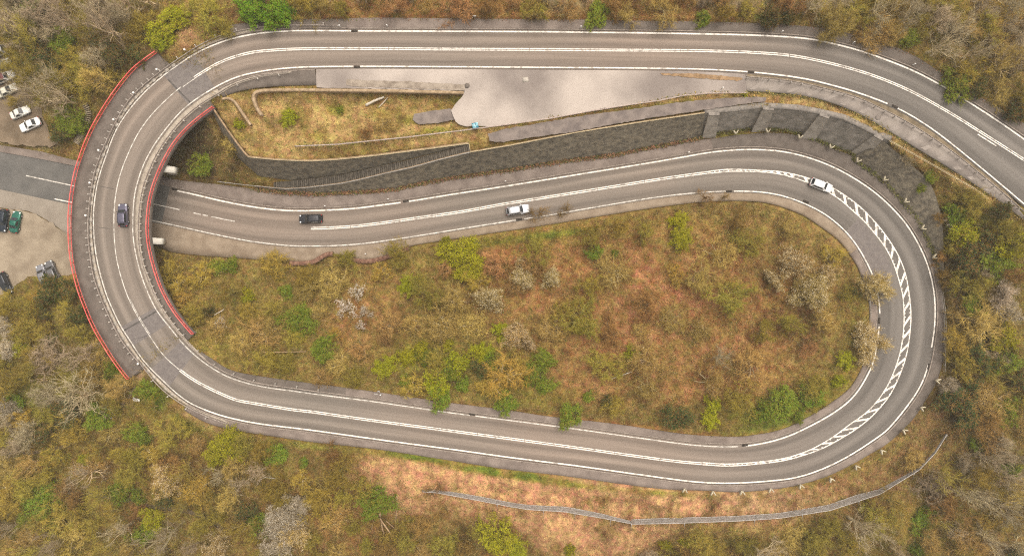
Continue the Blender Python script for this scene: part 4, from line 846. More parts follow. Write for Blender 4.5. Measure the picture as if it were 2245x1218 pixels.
for colr, lst in (
    (OLIVE, [(120,60,260,120,0,.8),(100,220,120,90,0,.7),(130,750,220,170,0,.85),(250,1020,380,170,0,.6),(60,1150,220,120,0,.7),(520,720,180,120,0,.6),(900,790,260,70,0,.6),(1690,880,190,60,-15,.7),(1860,750,50,140,10,.7),(2160,520,110,130,0,.75),(2200,800,90,200,0,.6),(1950,30,350,60,15,.6),(2150,150,150,90,0,.5),(1150,560,380,60,-8,.5),(1850,1150,420,80,0,.6)]),
    (LITTER, [(1400,650,330,150,0,.8),(1550,800,230,80,0,.7),(780,720,90,60,0,.6),(1150,620,110,90,0,.7),(1700,690,120,90,0,.6),(820,650,80,60,0,.5),(900,20,420,26,0,.7),(1450,15,260,26,0,.6),(330,1010,170,70,0,.4),(700,1150,160,90,0,.55),(420,300,90,80,0,.0),(1250,830,120,60,0,.6),(1480,580,200,60,0,.5)]),
    (REDL, [(1440,640,150,70,10,.6),(1350,740,90,50,0,.5),(1560,850,110,35,0,.5),(1110,560,60,40,0,.4)]),
    (TAN, [(950,1040,170,45,5,.95),(1150,1070,180,48,4,1),(1350,1090,140,45,0,.95),(1250,1160,140,55,10,.95),(1420,1130,110,60,0,.7),(820,1020,70,28,0,.7),(1560,1110,130,40,0,.6),(1100,1120,120,40,0,.8),(1620,1105,170,34,-4,.75),(1800,1085,120,26,-16,.55),(1330,1170,120,50,0,.8),(900,1090,90,40,0,.6),(430,75,55,22,-25,.8),(1700,1130,100,40,0,.4)]),
    (SANDY, [(1700,1100,140,30,0,.4),(310,815,25,35,-30,.8),(430,915,60,12,30,.5)]),
    (GOLD, [(760,265,270,68,2,1),(620,320,100,36,0,.9),(960,295,130,26,-8,1),(520,240,45,40,0,.8),(1300,252,330,20,-10,1),(1560,225,110,16,-6,1),(1720,222,95,14,6,1),(1850,258,90,12,24,1),(1960,310,90,11,30,1),(2080,382,100,9,32,1),(2180,445,60,9,32,.8)]),
    (RUST, [(700,425,130,7,3,.9),(900,405,110,7,-12,.9),(1100,375,110,6,-9,.8),(1260,350,80,5,-9,.8),(800,42,220,6,0,.6),(1300,40,300,6,0,.6),(1400,938,260,9,7,.5),(200,335,60,14,10,.5)]),
    (DARK, [(420,310,70,70,30,.9),(470,370,70,40,0,.7),(2080,620,50,80,0,.75),(2050,920,70,80,-40,.55),(2090,760,60,60,0,.6),(170,700,60,90,20,.45),(420,330,50,50,0,.7),(330,1000,150,50,10,.3),(1070,640,24,40,0,.3),(1050,800,60,40,0,.4),(1960,640,20,20,0,0),(2140,120,130,50,30,.5),(240,140,70,60,-40,.5),(1760,700,70,60,0,.35),(290,150,50,60,40,.4)]),
    (GREEN, [(1170,520,120,10,-8,.8),(1030,532,60,9,-10,.7),(900,1000,120,9,8,.9),(1100,1035,130,11,7,1),(1230,1058,90,8,7,.9),(1420,1078,120,7,4,.6),(1690,38,45,8,0,.9),(1310,30,30,14,0,.4),(700,980,110,8,8,.6),(340,870,30,40,-40,.8),(400,925,60,10,32,.7),(1840,310,60,5,25,.9),(1660,296,90,5,0,.6),(1960,420,20,70,-38,.7),(1690,930,90,9,-12,.6),(1720,895,130,36,-14,.55),(1000,790,110,40,0,.5),(1140,860,120,30,8,.45),(60,880,60,60,0,.4),(60,1130,80,60,0,.4),(2170,540,70,80,0,.4),(1400,320,110,5,-9,.6),(1100,345,150,7,-9,.45),(740,240,22,14,0,.6),(700,300,30,10,0,.4),(910,265,40,8,0,.6),(960,285,60,6,-6,.5),(1000,222,16,9,0,.7),(640,260,30,24,0,.3),(850,250,40,14,0,.3),(1380,243,120,4,-9,.6),(1480,226,60,4,-8,.5),(800,330,10,6,0,.4)]),
    ((.17,.108,.066), [(1960,1035,120,34,-40,.8),(2040,950,70,40,-60,.7),(1850,1075,110,24,-18,.6),(1900,1130,130,34,-20,.5)]),
    (GREY, [(1240,12,45,16,0,.8),(1650,10,60,16,0,.7),(1560,15,40,14,0,.4),(60,315,90,10,5,.4),(880,195,110,5,1,.2)])):
    for (u, v, ru, rv, rot, st_) in lst:
        b_ = blob(u, v, ru, rv, rot); paint(colr, b_ * st_ * np.clip(1 + jit*1.4, .2, 1.5))
paint((.15,.10,.062), gully*.8)  # channels painted darker: damp soil plus shade the soft sun barely shows
GC *= (1 + .22*rnoise(9, 21) + .10*rnoise(30, 22))[..., None]
gw = np.clip((GC[...,0]/(GC[...,1]+1e-6) - .85)/.3, 0, 1)[..., None]; br_ = np.clip((GC[...,0:1]-.19)/.09, 0, 1); GC = GC*(1-gw) + GC*(np.array([1.17,1.06,.68])*(1-br_) + np.array([1.10,1.02,.85])*br_)*gw; GC = np.clip(GC, .012, .6)
xs = np.concatenate([[-9000,-3500,-1500,-800], gu, [3000,3600,5500,11000]]); ys = np.concatenate([[-9000,-3500,-1500,-800], gv, [2000,2800,5000,11000]])
XX, YY = np.meshgrid(xs, ys); ZZ = np.pad(GZ, 4, 'edge'); CC = np.pad(GC, ((4,4),(4,4),(0,0)), 'edge')
P = W(XX, YY, ZZ).reshape(-1, 3); nr, nc = XX.shape
i = np.arange(nr-1)[:,None]*nc; j = np.arange(nc-1)[None,:]; Q = np.stack([i+j, i+nc+j, i+nc+j+1, i+j+1], -1).reshape(-1,4)
me = new_mesh("ground", P, faces_quad=Q, smooth=True)
ca = me.color_attributes.new("Col", 'FLOAT_COLOR', 'POINT'); ca.data.foreach_set("color", np.concatenate([CC.reshape(-1,3), np.ones((nr*nc,1))],1).astype(np.float32).ravel())
structure(link("ground", me, M_GROUND))

# ------------------------------------------------------------------ small road furniture
ORD = ["first","second","third","fourth","fifth","sixth","seventh","eighth","ninth","tenth","eleventh","twelfth","thirteenth","fourteenth","fifteenth","sixteenth","seventeenth","eighteenth","nineteenth","twentieth"]
V, Q = boxes([((0,0,.02),(1.15,.42,.05),0)] + [((-.5+.11*i_,0,.05),(.05,.36,.02),0) for i_ in range(10)]); grate_me = new_mesh("drain_grate", V, faces_quad=Q)
GR = [((777,68),"on the top road's upper edge line"),((783,147),"at the upper left corner of the lay-by"),((1647,158),"at the right end of the lay-by"),((1962,234),"on the lower line of the top road's right bend"),((890,441),"on the middle road's upper line, left of the silver car"),((1138,481),"beside the silver car on the middle road"),((1598,419.5),"on the middle road's lower line where the bend starts"),((1767,442),"below the white car in the hairpin"),((1927,702),"between the two pale trees that overhang the hairpin"),((2036,803),"on the outer line of the hairpin's lower half"),((1633,975),"on the bottom road's upper line, right of the loop's lime tree"),((1035,907),"under the green tree overhanging the bottom road"),((383,415),"at the start of the upper line, right of the viaduct")]
for (u, v), lab in GR:
    i_ = int(np.argmin((C[:,0]-u)**2+(C[:,1]-v)**2)) if u > 500 or v > 300 else 0
    z_ = ZC[i_]; t_ = C[min(i_+2,len(C)-1)] - C[i_-2]
    o = link("drain_grate", grate_me, M_GRATE); o.location = W(u, v, z_+.01); o.rotation_euler = (0,0,math.atan2(-t_[1], t_[0])); tag(o, "dark iron drain grate " + lab, "drain", "drain grates in the gutter")
def marker_mesh():
    V, T, Q = tube([(0,0,0),(0,0,.95)], [.10,.07], 8); V2, Q2 = boxes([((0,0,.98),(.26,.16,.14),0)]); return V, T, Q, V2, Q2
V, T, Q, V2, Q2 = marker_mesh(); mk1 = new_mesh("marker_stem", V, faces_tri=T, faces_quad=Q); mk2 = new_mesh("marker_head", V2, faces_quad=Q2)
MK = [((848,55),"topmost-left, above the terrace's low wall"),((1274,58),"above the right part of the lay-by"),((1716,68),"above the start of the top road's right bend"),((1873,92),"on the top road's right bend, second from its start"),((2006,140),"on the top road's right bend, near the right edge"),((1510,333),"on the middle road's pavement below the long revetment's right end"),((1108,397),"on the middle road's pavement above the silver car"),((851,436),"on the middle road's pavement left of the drain grate"),((712,451),"just above the black car"),((801,556),"on the shoulder below the middle road"),((834,865),"on the pavement above the bottom road"),((1585,192),"at the lay-by fence's right end"),((497,76),"at the north end of the viaduct guardrail"),((744,56),"where the top guardrail ends")]
for (u, v), lab in MK:
    z_ = float(zg_at(u, v)) + .15; p_ = W(u, v, z_ + .9); t_ = thing("marker_post", (p_[0], p_[1], z_), "small white marker post " + lab, "post", "white roadside marker posts")
    a_ = link("stem", mk1, M_WHITE, t_); b_ = link("head", mk2, M_WHITE, t_)
RF = [((215.5,329),"fourth"),((196,400.5),"fifth"),((187,472),"sixth, beside the dark violet car"),((248,262),"third"),((292,203),"second"),((343,152),"first"),((404,108.5),"nearest the yellow-green tree"),((302,797),"last, near the railing's south end")]
V, T, Q = tube([(0,0,0),(0,0,1.0)], .06, 8); rf1 = new_mesh("stem", V, faces_tri=T, faces_quad=Q); V, T, Q = tube([(0,0,.95),(0,0,1.0),(0,0,1.12),(0,0,1.16)], [.10,.20,.20,.08], 10); rf2 = new_mesh("reflector", V, faces_tri=T, faces_quad=Q)
for (u, v), lab in RF:
    i_ = int(np.argmin(np.where(SC > S_BOT, (C[:,0]-u)**2+(C[:,1]-v)**2, 1e12))); p_ = W(u, v, ZC[i_]+1.2)
    t_ = thing("reflector_post", (p_[0],p_[1],ZC[i_]+.12), "round-headed white reflector post behind the viaduct's outer guardrail, " + (lab + " from the north" if lab in ORD else lab), "post", "reflector posts on the viaduct"); link("stem", rf1, M_WHITE, t_); link("reflector", rf2, M_WHITE, t_)
# roadside signs
def sign(u, v, lab):
    z_ = float(zg_at(u, v)) + .1; t_ = thing("road_sign", W(u, v, z_), lab, "sign", "small road signs"); lean = W(u+8, v-9, z_+2.4) - W(u, v, z_)
    V, T, Q = tube([(0,0,0),(0,0,2.5)], .05, 7); link("pole", new_mesh("pole", V, faces_tri=T, faces_quad=Q), M_STEEL, t_)
    V, T, Q = tube([(0,-.04,2.35),(0,-.07,2.35)], .34, 18); link("plate", new_mesh("plate", V, faces_tri=T, faces_quad=Q), M_WHITE, t_)
    V, Q = boxes([((0,0,.06),(.5,.4,.12),0)]); link("foot", new_mesh("foot", V, faces_quad=Q), M_STEEL, t_)
sign(1042, 46, "round white sign on a pole by the top road's upper pavement"); sign(830, 858, "round white sign on a pole by the pavement above the bottom road")
# folded chevron boards round the hairpin
def chev(u, v, lab):
    i_ = int(np.argmin((C[:,0]-u)**2+(C[:,1]-v)**2)); z_ = ZC[i_] + .12; d_ = C[i_] - np.array([u, v]); ang = math.atan2(-d_[1], d_[0])
    p_ = W(u, v, z_+1.2); t_ = thing("chevron_board", (p_[0],p_[1],z_), lab, "sign", "folded chevron boards round the hairpin", ang)
    for s_ in (-1, 1):
        a_ = s_*math.radians(32); V, Q = boxes([((.30-.42*math.cos(a_), .42*math.sin(a_), 1.0), (.84,.17,.62), -a_)]); link("board", new_mesh("board", V, faces_quad=Q), M_CREAM, t_)
        V, T, Q = tube([(.30-.62*math.cos(a_), .62*math.sin(a_), -.2), (.30-.62*math.cos(a_), .62*math.sin(a_), .75)], .04, 6); link("post", new_mesh("post", V, faces_tri=T, faces_quad=Q), M_STEEL, t_)
up_ch = [(1613.6,290),(1684,287),(1754.5,300),(1823,322),(1882,352),(1941,393),(1987,441),(2024.6,500),(2050,563)]
for n_, (u, v) in enumerate(up_ch): chev(u, v, "cream folded chevron board on the hairpin's upper half, %s from the left" % ORD[n_])
lo_ch = [(2057,834),(2023,894),(1984,944),(1935.5,988.7),(1879.5,1023),(1823.5,1050.5),(1757,1065),(1691,1073.5),(1628,1079),(1564,1080),(1502,1074)]
for n_, (u, v) in enumerate(lo_ch): chev(u, v, "cream folded chevron board on the hairpin's lower half, %s from the right" % ORD[n_])
# manhole covers
V, T, Q = tube([(0,0,0),(0,0,.03)], .62, 20); mh = new_mesh("manhole", V, faces_tri=T, faces_quad=Q)
for (u, v, lab, m_, s_) in ((1024,188,"round dark manhole cover at the end of the low tan wall",M_FOOT_DARK,.75),(850,268,"round dark cover in the terrace grass",M_FOOT_DARK,.95),(1925,258,"round manhole cover on the paved strip by the guardrail",M_STRIP,.8)):
    o = link("manhole_cover", mh.copy(), m_); o.location = W(u, v, float(zt(u)) + (.06 if u != 850 else .05) if u > 1000 else float(zg_at(u,v))+.05); o.scale = (s_,s_,1); tag(o, lab, "manhole")
V, Q = boxes([((0,0,.015),(1.1,.9,.03),.1)]); o = link("slab_patch", new_mesh("slab_patch", V, faces_quad=Q), M_CONC); o.location = W(1152,175,float(zt(1152))-.02); tag(o, "pale square concrete cover in the middle of the lay-by", "cover")
# blue box in the lay-by corner
t_ = thing("blue_box", W(1042,277,float(zt(1042))), "dented blue plastic box at the lay-by's lower left corner", "box", rz=.2)
V, Q = boxes([((0,0,.4),(1.15,.95,.8),0)]); link("body", new_mesh("body", V, faces_quad=Q), M_BLUE, t_); V, Q = boxes([((-.2,-.1,.86),(.55,.85,.08),.25),((.32,.1,.84),(.45,.8,.06),-.2)]); link("lid", new_mesh("lid", V, faces_quad=Q), mat("pale_blue_plastic",(.16,.38,.45),(.42,.58,.60),3,.4,3,.4,.6), t_)
V, Q = boxes([((.1,-.52,.5),(.5,.05,.12),0)]); link("handle", new_mesh("handle", V, faces_quad=Q), M_BLUE, t_)
# pale scraps on the slope below the railing
for (u, v, s1, s2, r_, lab) in ((300,875,.75,.42,-.3,"larger white scrap sheet on the grass below the railing's south end"),(240,912,.7,.25,-.7,"narrow white scrap sheet beside the dirt track")):
    z_ = float(zg_at(u,v)); V = np.array([(-s1,-s2,.25),(s1*.9,-s2*.6,.3),(s1,s2,.4),(0,s2*.7,.48),(-s1*.8,s2*.8,.3)]); V = np.concatenate([V, V-np.array([0,0,.04])])
    o = link("scrap_sheet", new_mesh("scrap_sheet", V, faces=[(0,1,2,3,4),(9,8,7,6,5)]+[(i_,i_+5,(i_+1)%5+5,(i_+1)%5) for i_ in range(5)]), M_WHITE); o.location = W(u,v,z_); o.rotation_euler=(0,0,r_); tag(o, lab, "scrap")
# timber steps climbing from the parking ground to the viaduct
def timber_steps(pts, n_, w_, label):
    p = resample(spline(pts, 2, 1), n=n_); t_ = thing("timber_steps", W(p[0,0],p[0,1],float(zg_at(p[0,0],p[0,1]))), label, "steps"); nn_ = normals2(p)
    for q, m_ in zip(p, nn_):
        z_ = float(zg_at(q[0], q[1])) + .35; V, Q = boxes([((0,0,0),(w_,.20,.22),0)]); o = link("tread", new_mesh("tread", V, faces_quad=Q), M_TIMBER, t_)
        o.location = W(q[0],q[1],z_) - origin(t_); o.rotation_euler = (0,0,math.atan2(-m_[1], m_[0]))
timber_steps([(186,229),(192,240),(194,252),(191,266),(187,280)], 13, 1.1, "upper flight of timber steps left of the red railing")
timber_steps([(182,290),(175,301),(167,313)], 10, 1.3, "lower flight of timber steps ending by the underpass road")
# dirt tracks in the south-west wood
def trail(pts, w_, label_, m_):
    p = spline(pts, 5, 2); n_ = normals2(p)*w_/2; z_ = zg_at(p[:,0], p[:,1]) + .28
    structure(strip("path", W(p[:,0]-n_[:,0],p[:,1]-n_[:,1],z_), W(p[:,0]+n_[:,0],p[:,1]+n_[:,1],z_), m_, drop=.5))
M_TRAIL = mat("damp_soil", (.085,.062,.038), (.14,.102,.062), .8, .95, 6, .35, .65, bump=.03, bscale=5, fine=.2)
trail([(296,848),(284,868),(262,893),(228,918),(200,937),(170,965),(140,980),(100,988),(50,994)], 7, "", M_TRAIL)
trail([(0,1108),(40,1088),(85,1076),(150,1080),(250,1090),(330,1110),(400,1118),(440,1130),(490,1160)], 8, "", M_TRAIL)

# ------------------------------------------------------------------ cars
M_TYRE = mat("tyre_rubber", (.012,.012,.012), (.02,.02,.02), 4, .85); M_RIM = mat("alloy_rim", (.45,.45,.45), (.55,.55,.55), 4, .35, metal=.7)
M_LAMP = mat("headlamp_lens", (.65,.65,.62), (.75,.75,.72), 4, .15, spec=.6); M_TAIL = mat("tail_lamp", (.35,.02,.02), (.45,.03,.03), 4, .25, spec=.6)
M_TRIM = mat("black_trim", (.018,.018,.018), (.03,.03,.03), 4, .6); M_PLATE = mat("number_plate", (.7,.68,.6), (.75,.72,.65), 4, .5)
def glass_mat():
    m = mat("car_glass", (.015,.018,.02), (.02,.024,.028), 2, .06, spec=.7); return m
M_GLASS = glass_mat()
def paint_mat(name, c, metal=.0, rough=.28, dirt=None):
    return mat(name, tuple(x*.92 for x in c), tuple(min(1,x*1.06) for x in c) if dirt is None else dirt, 1.7, rough, 4, .4, .75, metal=metal, spec=.5)
def loft(secs, cap=True):
    """secs: list of (n,3) rings"""
    R_ = np.array(secs); m_, n_ = R_.shape[:2]; V = R_.reshape(-1,3); i = np.arange(m_-1)[:,None]*n_; j = np.arange(n_)[None,:]; j2 = (j+1)%n_
    Q = np.stack([i+j, i+j2, i+n_+j2, i+n_+j], -1).reshape(-1,4); T = None
    if cap:
        c0, c1 = len(V), len(V)+1; V = np.concatenate([V, R_[0].mean(0)[None], R_[-1].mean(0)[None]]); a = np.arange(n_); b = (a+1)%n_
        T = np.concatenate([np.stack([b,a,np.full(n_,c0)],-1), np.stack([(m_-1)*n_+a,(m_-1)*n_+b,np.full(n_,c1)],-1)])
    return V, T, Q
def ring(x, w, z0, z1, k=.25, n_=20):
    """rounded cross-section at x: half width w, from z0 to z1"""
    th = np.arange(n_)*2*math.pi/n_ + math.pi/n_; c, s_ = np.cos(th), np.sin(th); e = 2/(2+1/k)
    y = np.sign(c)*np.abs(c)**e*w; z = (z0+z1)/2 + np.sign(s_)*np.abs(s_)**e*(z1-z0)/2; return np.stack([np.full(n_,x), y, z], -1)
def car(u, v, z, head, L, Wd, kind, pm, label, group, roof_m=None):
    """x forward; kind: hatch, saloon, estate, van"""
    hx = math.atan2(-head[1], head[0]); t_ = thing("car", W(u,v,z), label, "car", group, hx); h = L/2; w = Wd/2
    zr = {"hatch":1.46,"saloon":1.42,"estate":1.5,"van":1.85}[kind]
    xs_ = [(-h,.72,.42,.74),(-h+.06,.88,.34,.86),(-h+.3,.96,.28,.93),(-h*.5,1.0,.24,.95),(0,1.0,.24,.93),(h*.42,1.0,.24,.92),(h*.62,.985,.26,.86),(h-.42,.95,.28,.78),(h-.14,.86,.32,.70),(h,.66,.40,.60)]
    V, T, Q = loft([ring(x, w*f, a, b, .30) for x, f, a, b in xs_]); body = link("body", new_mesh("body", V, faces_tri=T, faces_quad=Q, smooth=True), pm, t_)
    fx = {"hatch":h*.46,"saloon":h*.40,"estate":h*.44,"van":h*.70}[kind]; fr = fx - .62 - (0 if kind != "van" else -.2)
    rx = {"hatch":-h+.10,"saloon":-h*.62,"estate":-h+.10,"van":-h+.06}[kind]; rr_ = rx + {"hatch":.42,"saloon":.55,"estate":.30,"van":.12}[kind]
    zb = .90
    def gr(x, wf, z_): return np.array([(x, -w*wf, z_), (x, w*wf, z_)])
    # glasshouse: bottom ring wider than the roof ring
    bw, tw = .93, .74
    bot = np.array([(rx,-w*bw*.93,zb),(rx+.25,-w*bw,zb),(fx-.35,-w*bw,zb),(fx,-w*bw*.86,zb),(fx,w*bw*.86,zb),(fx-.35,w*bw,zb),(rx+.25,w*bw,zb),(rx,w*bw*.93,zb)])
    top = np.array([(rr_,-w*tw*.93,zr-.06),(rr_+.2,-w*tw,zr-.03),(fr-.2,-w*tw,zr-.03),(fr,-w*tw*.9,zr-.06),(fr,w*tw*.9,zr-.06),(fr-.2,w*tw,zr-.03),(rr_+.2,w*tw,zr-.03),(rr_,w*tw*.93,zr-.06)])
    cor = np.concatenate([bot, top])
    def pane(ids, name, inset=.90):
        P_ = cor[ids]; c_ = P_.mean(0); P2 = c_ + (P_-c_)*inset; n_ = np.cross(P_[1]-P_[0], P_[2]-P_[0]); n_ /= np.linalg.norm(n_)
        if n_ @ (c_ - np.array([0,0,1.1])) < 0: n_ = -n_
        P3 = np.concatenate([P2 + n_*.025, P2 - n_*.01]); k_ = len(ids); f_ = [tuple(range(k_)), tuple(range(2*k_-1,k_-1,-1))] + [(a,a+k_,(a+1)%k_+k_,(a+1)%k_) for a in range(k_)]
        link(name, new_mesh(name, P3, faces=f_), M_GLASS, t_)
    n8 = 8; f_ = [(a,(a+1)%n8,(a+1)%n8+n8,a+n8) for a in range(n8)]
    link("pillars", new_mesh("pillars", cor, faces=f_), pm, t_)
    pane([3,4,12,11], "windscreen", .93); pane([7,0,8,15], "rear_window", .86)
    mid_b = (bot[1]+bot[2])/2
    for s_, idx in ((0,[1,2,10,9]),(1,[6,5,13,14])): pane(idx, "side_window", .88)
    # roof panel, slightly domed
    xs2 = np.linspace(rr_, fr, 6); secs = []
    for a_, x in enumerate(xs2):
        ed = .06*abs(a_-2.5)/2.5; ww = w*tw*(1-.07*(abs(a_-2.5)/2.5)**3); y = np.linspace(-1,1,7); secs.append(np.stack([np.full(7,x), y*ww, zr-.02 - ed*.8 - .045*y*y + .03], -1))
    G_ = np.array(secs); V = np.concatenate([G_.reshape(-1,3), G_.reshape(-1,3)-np.array([0,0,.07])]); i = np.arange(5)[:,None]*7; j = np.arange(6)[None,:]; Q = np.stack([i+j,i+7+j,i+7+j+1,i+j+1],-1).reshape(-1,4)
    bd = [a for a in range(6)]+[6+7*a for a in range(5)]+[41-a for a in range(6)]+[35-7*a for a in range(5)]; bd = np.array(bd); nb = np.roll(bd,-1)
    Q = np.concatenate([Q, Q[:,::-1]+42, np.stack([bd,nb,nb+42,bd+42],-1)]); link("roof", new_mesh("roof", V, faces_quad=Q, smooth=False), roof_m or pm, t_)
    # bonnet line, bumpers, lamps, plates, mirrors
    for x, nm in ((h-.02,"front_bumper"),(-h+.02,"rear_bumper")):
        V, T, Q = loft([ring(x-.10,w*.80,.30,.52,.3,12), ring(x+.0,w*.84,.30,.54,.3,12), ring(x+.06*np.sign(x),w*.72,.33,.50,.3,12)]); link(nm, new_mesh(nm, V, faces_tri=T, faces_quad=Q, smooth=True), M_TRIM if nm[0]=='r' else pm, t_)
    for s_ in (-1,1):
        V, T, Q = loft([ring(h-.42,.10,.64,.775,.3,10), ring(h-.22,.17,.58,.765,.3,10), ring(h-.10,.13,.56,.70,.3,10)]); V = V + np.array([0,s_*w*.70,0]); link("headlight", new_mesh("headlight", V, faces_tri=T, faces_quad=Q, smooth=True), M_LAMP, t_)
        V, Q = boxes([((-h+.08,s_*w*.74,.76),(.14,.26,.18),0)]); link("tail_light", new_mesh("tail_light", V, faces_quad=Q), M_TAIL, t_)
        V, T, Q = loft([ring(fx-.42,.05,.93,1.0,.3,8), ring(fx-.36,.10,.90,1.04,.3,8), ring(fx-.28,.06,.92,1.0,.3,8)]); V = V + np.array([0,s_*(w+.06),0]); link("mirror", new_mesh("mirror", V, faces_tri=T, faces_quad=Q, smooth=True), pm, t_)
        for x in (h*.62, -h*.60):
            V, T, Q = tube([(x,s_*(w-.19),.31),(x,s_*(w-.17),.31),(x,s_*(w+.0),.31),(x,s_*(w+.005),.31)], [.27,.31,.31,.27], 18); wh = link("wheel", new_mesh("wheel", V, faces_tri=T, faces_quad=Q), M_TYRE, t_)
            V, T, Q = tube([(x,s_*(w-.02),.31),(x,s_*(w+.012),.31)], .19, 12); link("rim", new_mesh("rim", V, faces_tri=T, faces_quad=Q), M_RIM, wh)
    for x in (h+.045, -h-.045):
        V, Q = boxes([((x,0,.46),(.02,.5,.11),0)]); link("number_plate", new_mesh("number_plate", V, faces_quad=Q), M_PLATE, t_)
    V, Q = boxes([((h*.58,0,.865),(.02,w*1.1,.012),0)]); link("bonnet_seam", new_mesh("bonnet_seam", V, faces_quad=Q), M_TRIM, t_)
    return t_
GM, GP = "cars driving on the road", "cars parked beside the underpass road"
zr_at = lambda u, v, lo=0: float(ZC[int(np.argmin(np.where(SC >= lo, (C[:,0]-u)**2+(C[:,1]-v)**2, 1e12)))]) + .012
car(274,472,zr_at(250,472,S_BOT),(-.03,-1),4.2,1.74,"hatch",paint_mat("violet_grey_paint",(.13,.12,.16),.5),"dark violet-grey hatchback driving across the viaduct",GM)
car(683,480,zr_at(683,500),(-1,.03),4.5,1.78,"estate",paint_mat("black_paint",(.028,.028,.032),.3),"black car heading left on the middle road",GM)
car(1135,460.5,zr_at(1130,443),(1,-.15),4.5,1.76,"hatch",paint_mat("silver_white_paint",(.52,.52,.53),.25),"silver-white hatchback in the lower lane of the middle road",GM)
car(1797,407,zr_at(1797,405),(.94,.36),4.4,1.72,"hatch",paint_mat("white_paint",(.74,.73,.71)),"white car straddling the hatched median at the hairpin's start",GM)
car(39,487,.16,(.19,-1),4.25,1.70,"saloon",paint_mat("green_paint",(.02,.13,.09),.35),"dark green saloon parked right of the blue-black car",GP)
car(12,484,.16,(-.12,1),4.45,1.76,"estate",paint_mat("blue_black_paint",(.022,.03,.042),.3),"blue-black estate car parked at the left edge beside the green car",GP)
car(16,621,.16,(.45,1),4.6,1.8,"estate",paint_mat("charcoal_paint",(.03,.032,.036),.3),"charcoal estate car parked nose into bushes at the left edge",GP)
car(99,602,.16,(-.42,-1),4.2,1.72,"hatch",paint_mat("mid_grey_paint",(.24,.235,.245),.3),"grey hatchback under the bushes, left of two",GP)
car(119,594,.16,(-.44,-1),4.3,1.72,"estate",paint_mat("dark_grey_paint",(.15,.145,.145),.3),"darker grey estate under the bushes, right of two",GP)
car(71,275,.60,(-1,.44),4.3,1.72,"saloon",paint_mat("bright_white_paint",(.78,.77,.74)),"bright white car parked lowest in the upper left row",GP)
car(49,248.5,.60,(1,-.42),3.9,1.58,"saloon",paint_mat("off_white_paint",(.66,.64,.58)),"off-white saloon parked just above the bright white car",GP)
car(21,201,.60,(1,-.46),4.3,1.66,"saloon",paint_mat("mossy_white_paint",(.58,.55,.45),0,.7,(.30,.27,.18)),"mossy white old saloon, third up in the upper left row",GP)
car(15,172,.60,(1,-.42),4.1,1.66,"hatch",paint_mat("cream_paint",(.60,.57,.52)),"cream car with dark windows, fourth up in the upper left row",GP, roof_m=mat("dark_red_roof",(.10,.03,.03),(.14,.05,.045),2,.5))
car(6,145,.60,(1,-.4),4.0,1.66,"saloon",paint_mat("dusty_grey_paint",(.30,.27,.22),0,.7),"dusty beige-grey car partly cut off by the left edge",GP)
car(5,115,.60,(1,-.3),4.4,1.8,"van",paint_mat("pale_grey_paint",(.36,.35,.35)),"pale grey van topmost in the upper left row",GP)

# ------------------------------------------------------------------ trees and shrubs
def perp(d):
    a = np.cross(d, np.array([0,0,1.0])); n_ = np.linalg.norm(a)
    a = a/n_ if n_ > 1e-3 else np.array([1.0,0,0]); return a, np.cross(d, a)
def grow(seed, R=4.0, H=8.0, limbs=7, maxd=3, trunk_f=.30, lean=.0, up=.06, kids=2, el=(20,70)):
    r = np.random.default_rng(seed); segs = [[] for _ in range(maxd+1)]; tr = []
    def branch(p, d, L, rad, dep):
        ns = 3
        for q in range(ns):
            d = d + r.standard_normal(3)*.20 + np.array([0,0,up]); d = d/np.linalg.norm(d); p2 = p + d*L/ns; r2 = rad*(1-.22)
            segs[dep].append((p, p2, rad, r2)); p, rad = p2, r2
            if dep < maxd:
                for _ in range(kids + (1 if r.random() < .3 else 0)):
                    a, b = perp(d); ph = r.uniform(0, 2*math.pi); an = math.radians(r.uniform(22, 58)); d2 = d*math.cos(an) + (a*math.cos(ph) + b*math.sin(ph))*math.sin(an)
                    branch(p, d2, L*r.uniform(.5,.72), max(rad*.62, .018), dep+1)
    p = np.zeros(3); th = H*trunk_f; pts = [p]
    for q in range(3):
        p = p + np.array([r.normal(0,.06)*th+lean*th/3, r.normal(0,.06)*th, th/3]); pts.append(p)
    for a in range(3): tr.append((pts[a], pts[a+1], .22-.03*a, .19-.03*a))
    ph0 = r.uniform(0, 6.28)
    for k in range(limbs):
        ph = ph0 + 2*math.pi*k/limbs + r.normal(0,.25); e = math.radians(r.uniform(*el)); d = np.array([math.cos(ph)*math.cos(e), math.sin(ph)*math.cos(e), math.sin(e)])
        st = pts[3] if k % 2 else pts[2]*.4 + pts[3]*.6; branch(st, d, R*r.uniform(.75,1.0), .11, 0)
    branch(pts[3], np.array([0,0,1.0]), H*.32, .12, 0)
    allp = np.array([s[1] for dd in segs for s in dd]); rad = np.percentile(np.hypot(allp[:,0], allp[:,1]), 96); kx = R/rad; kz = H/np.percentile(allp[:,2], 98)
    S_ = np.array([kx,kx,kz]); sc_ = lambda L_: [(a*S_, b*S_, x, y) for a, b, x, y in L_]
    return sc_(tr), [sc_(s) for s in segs]
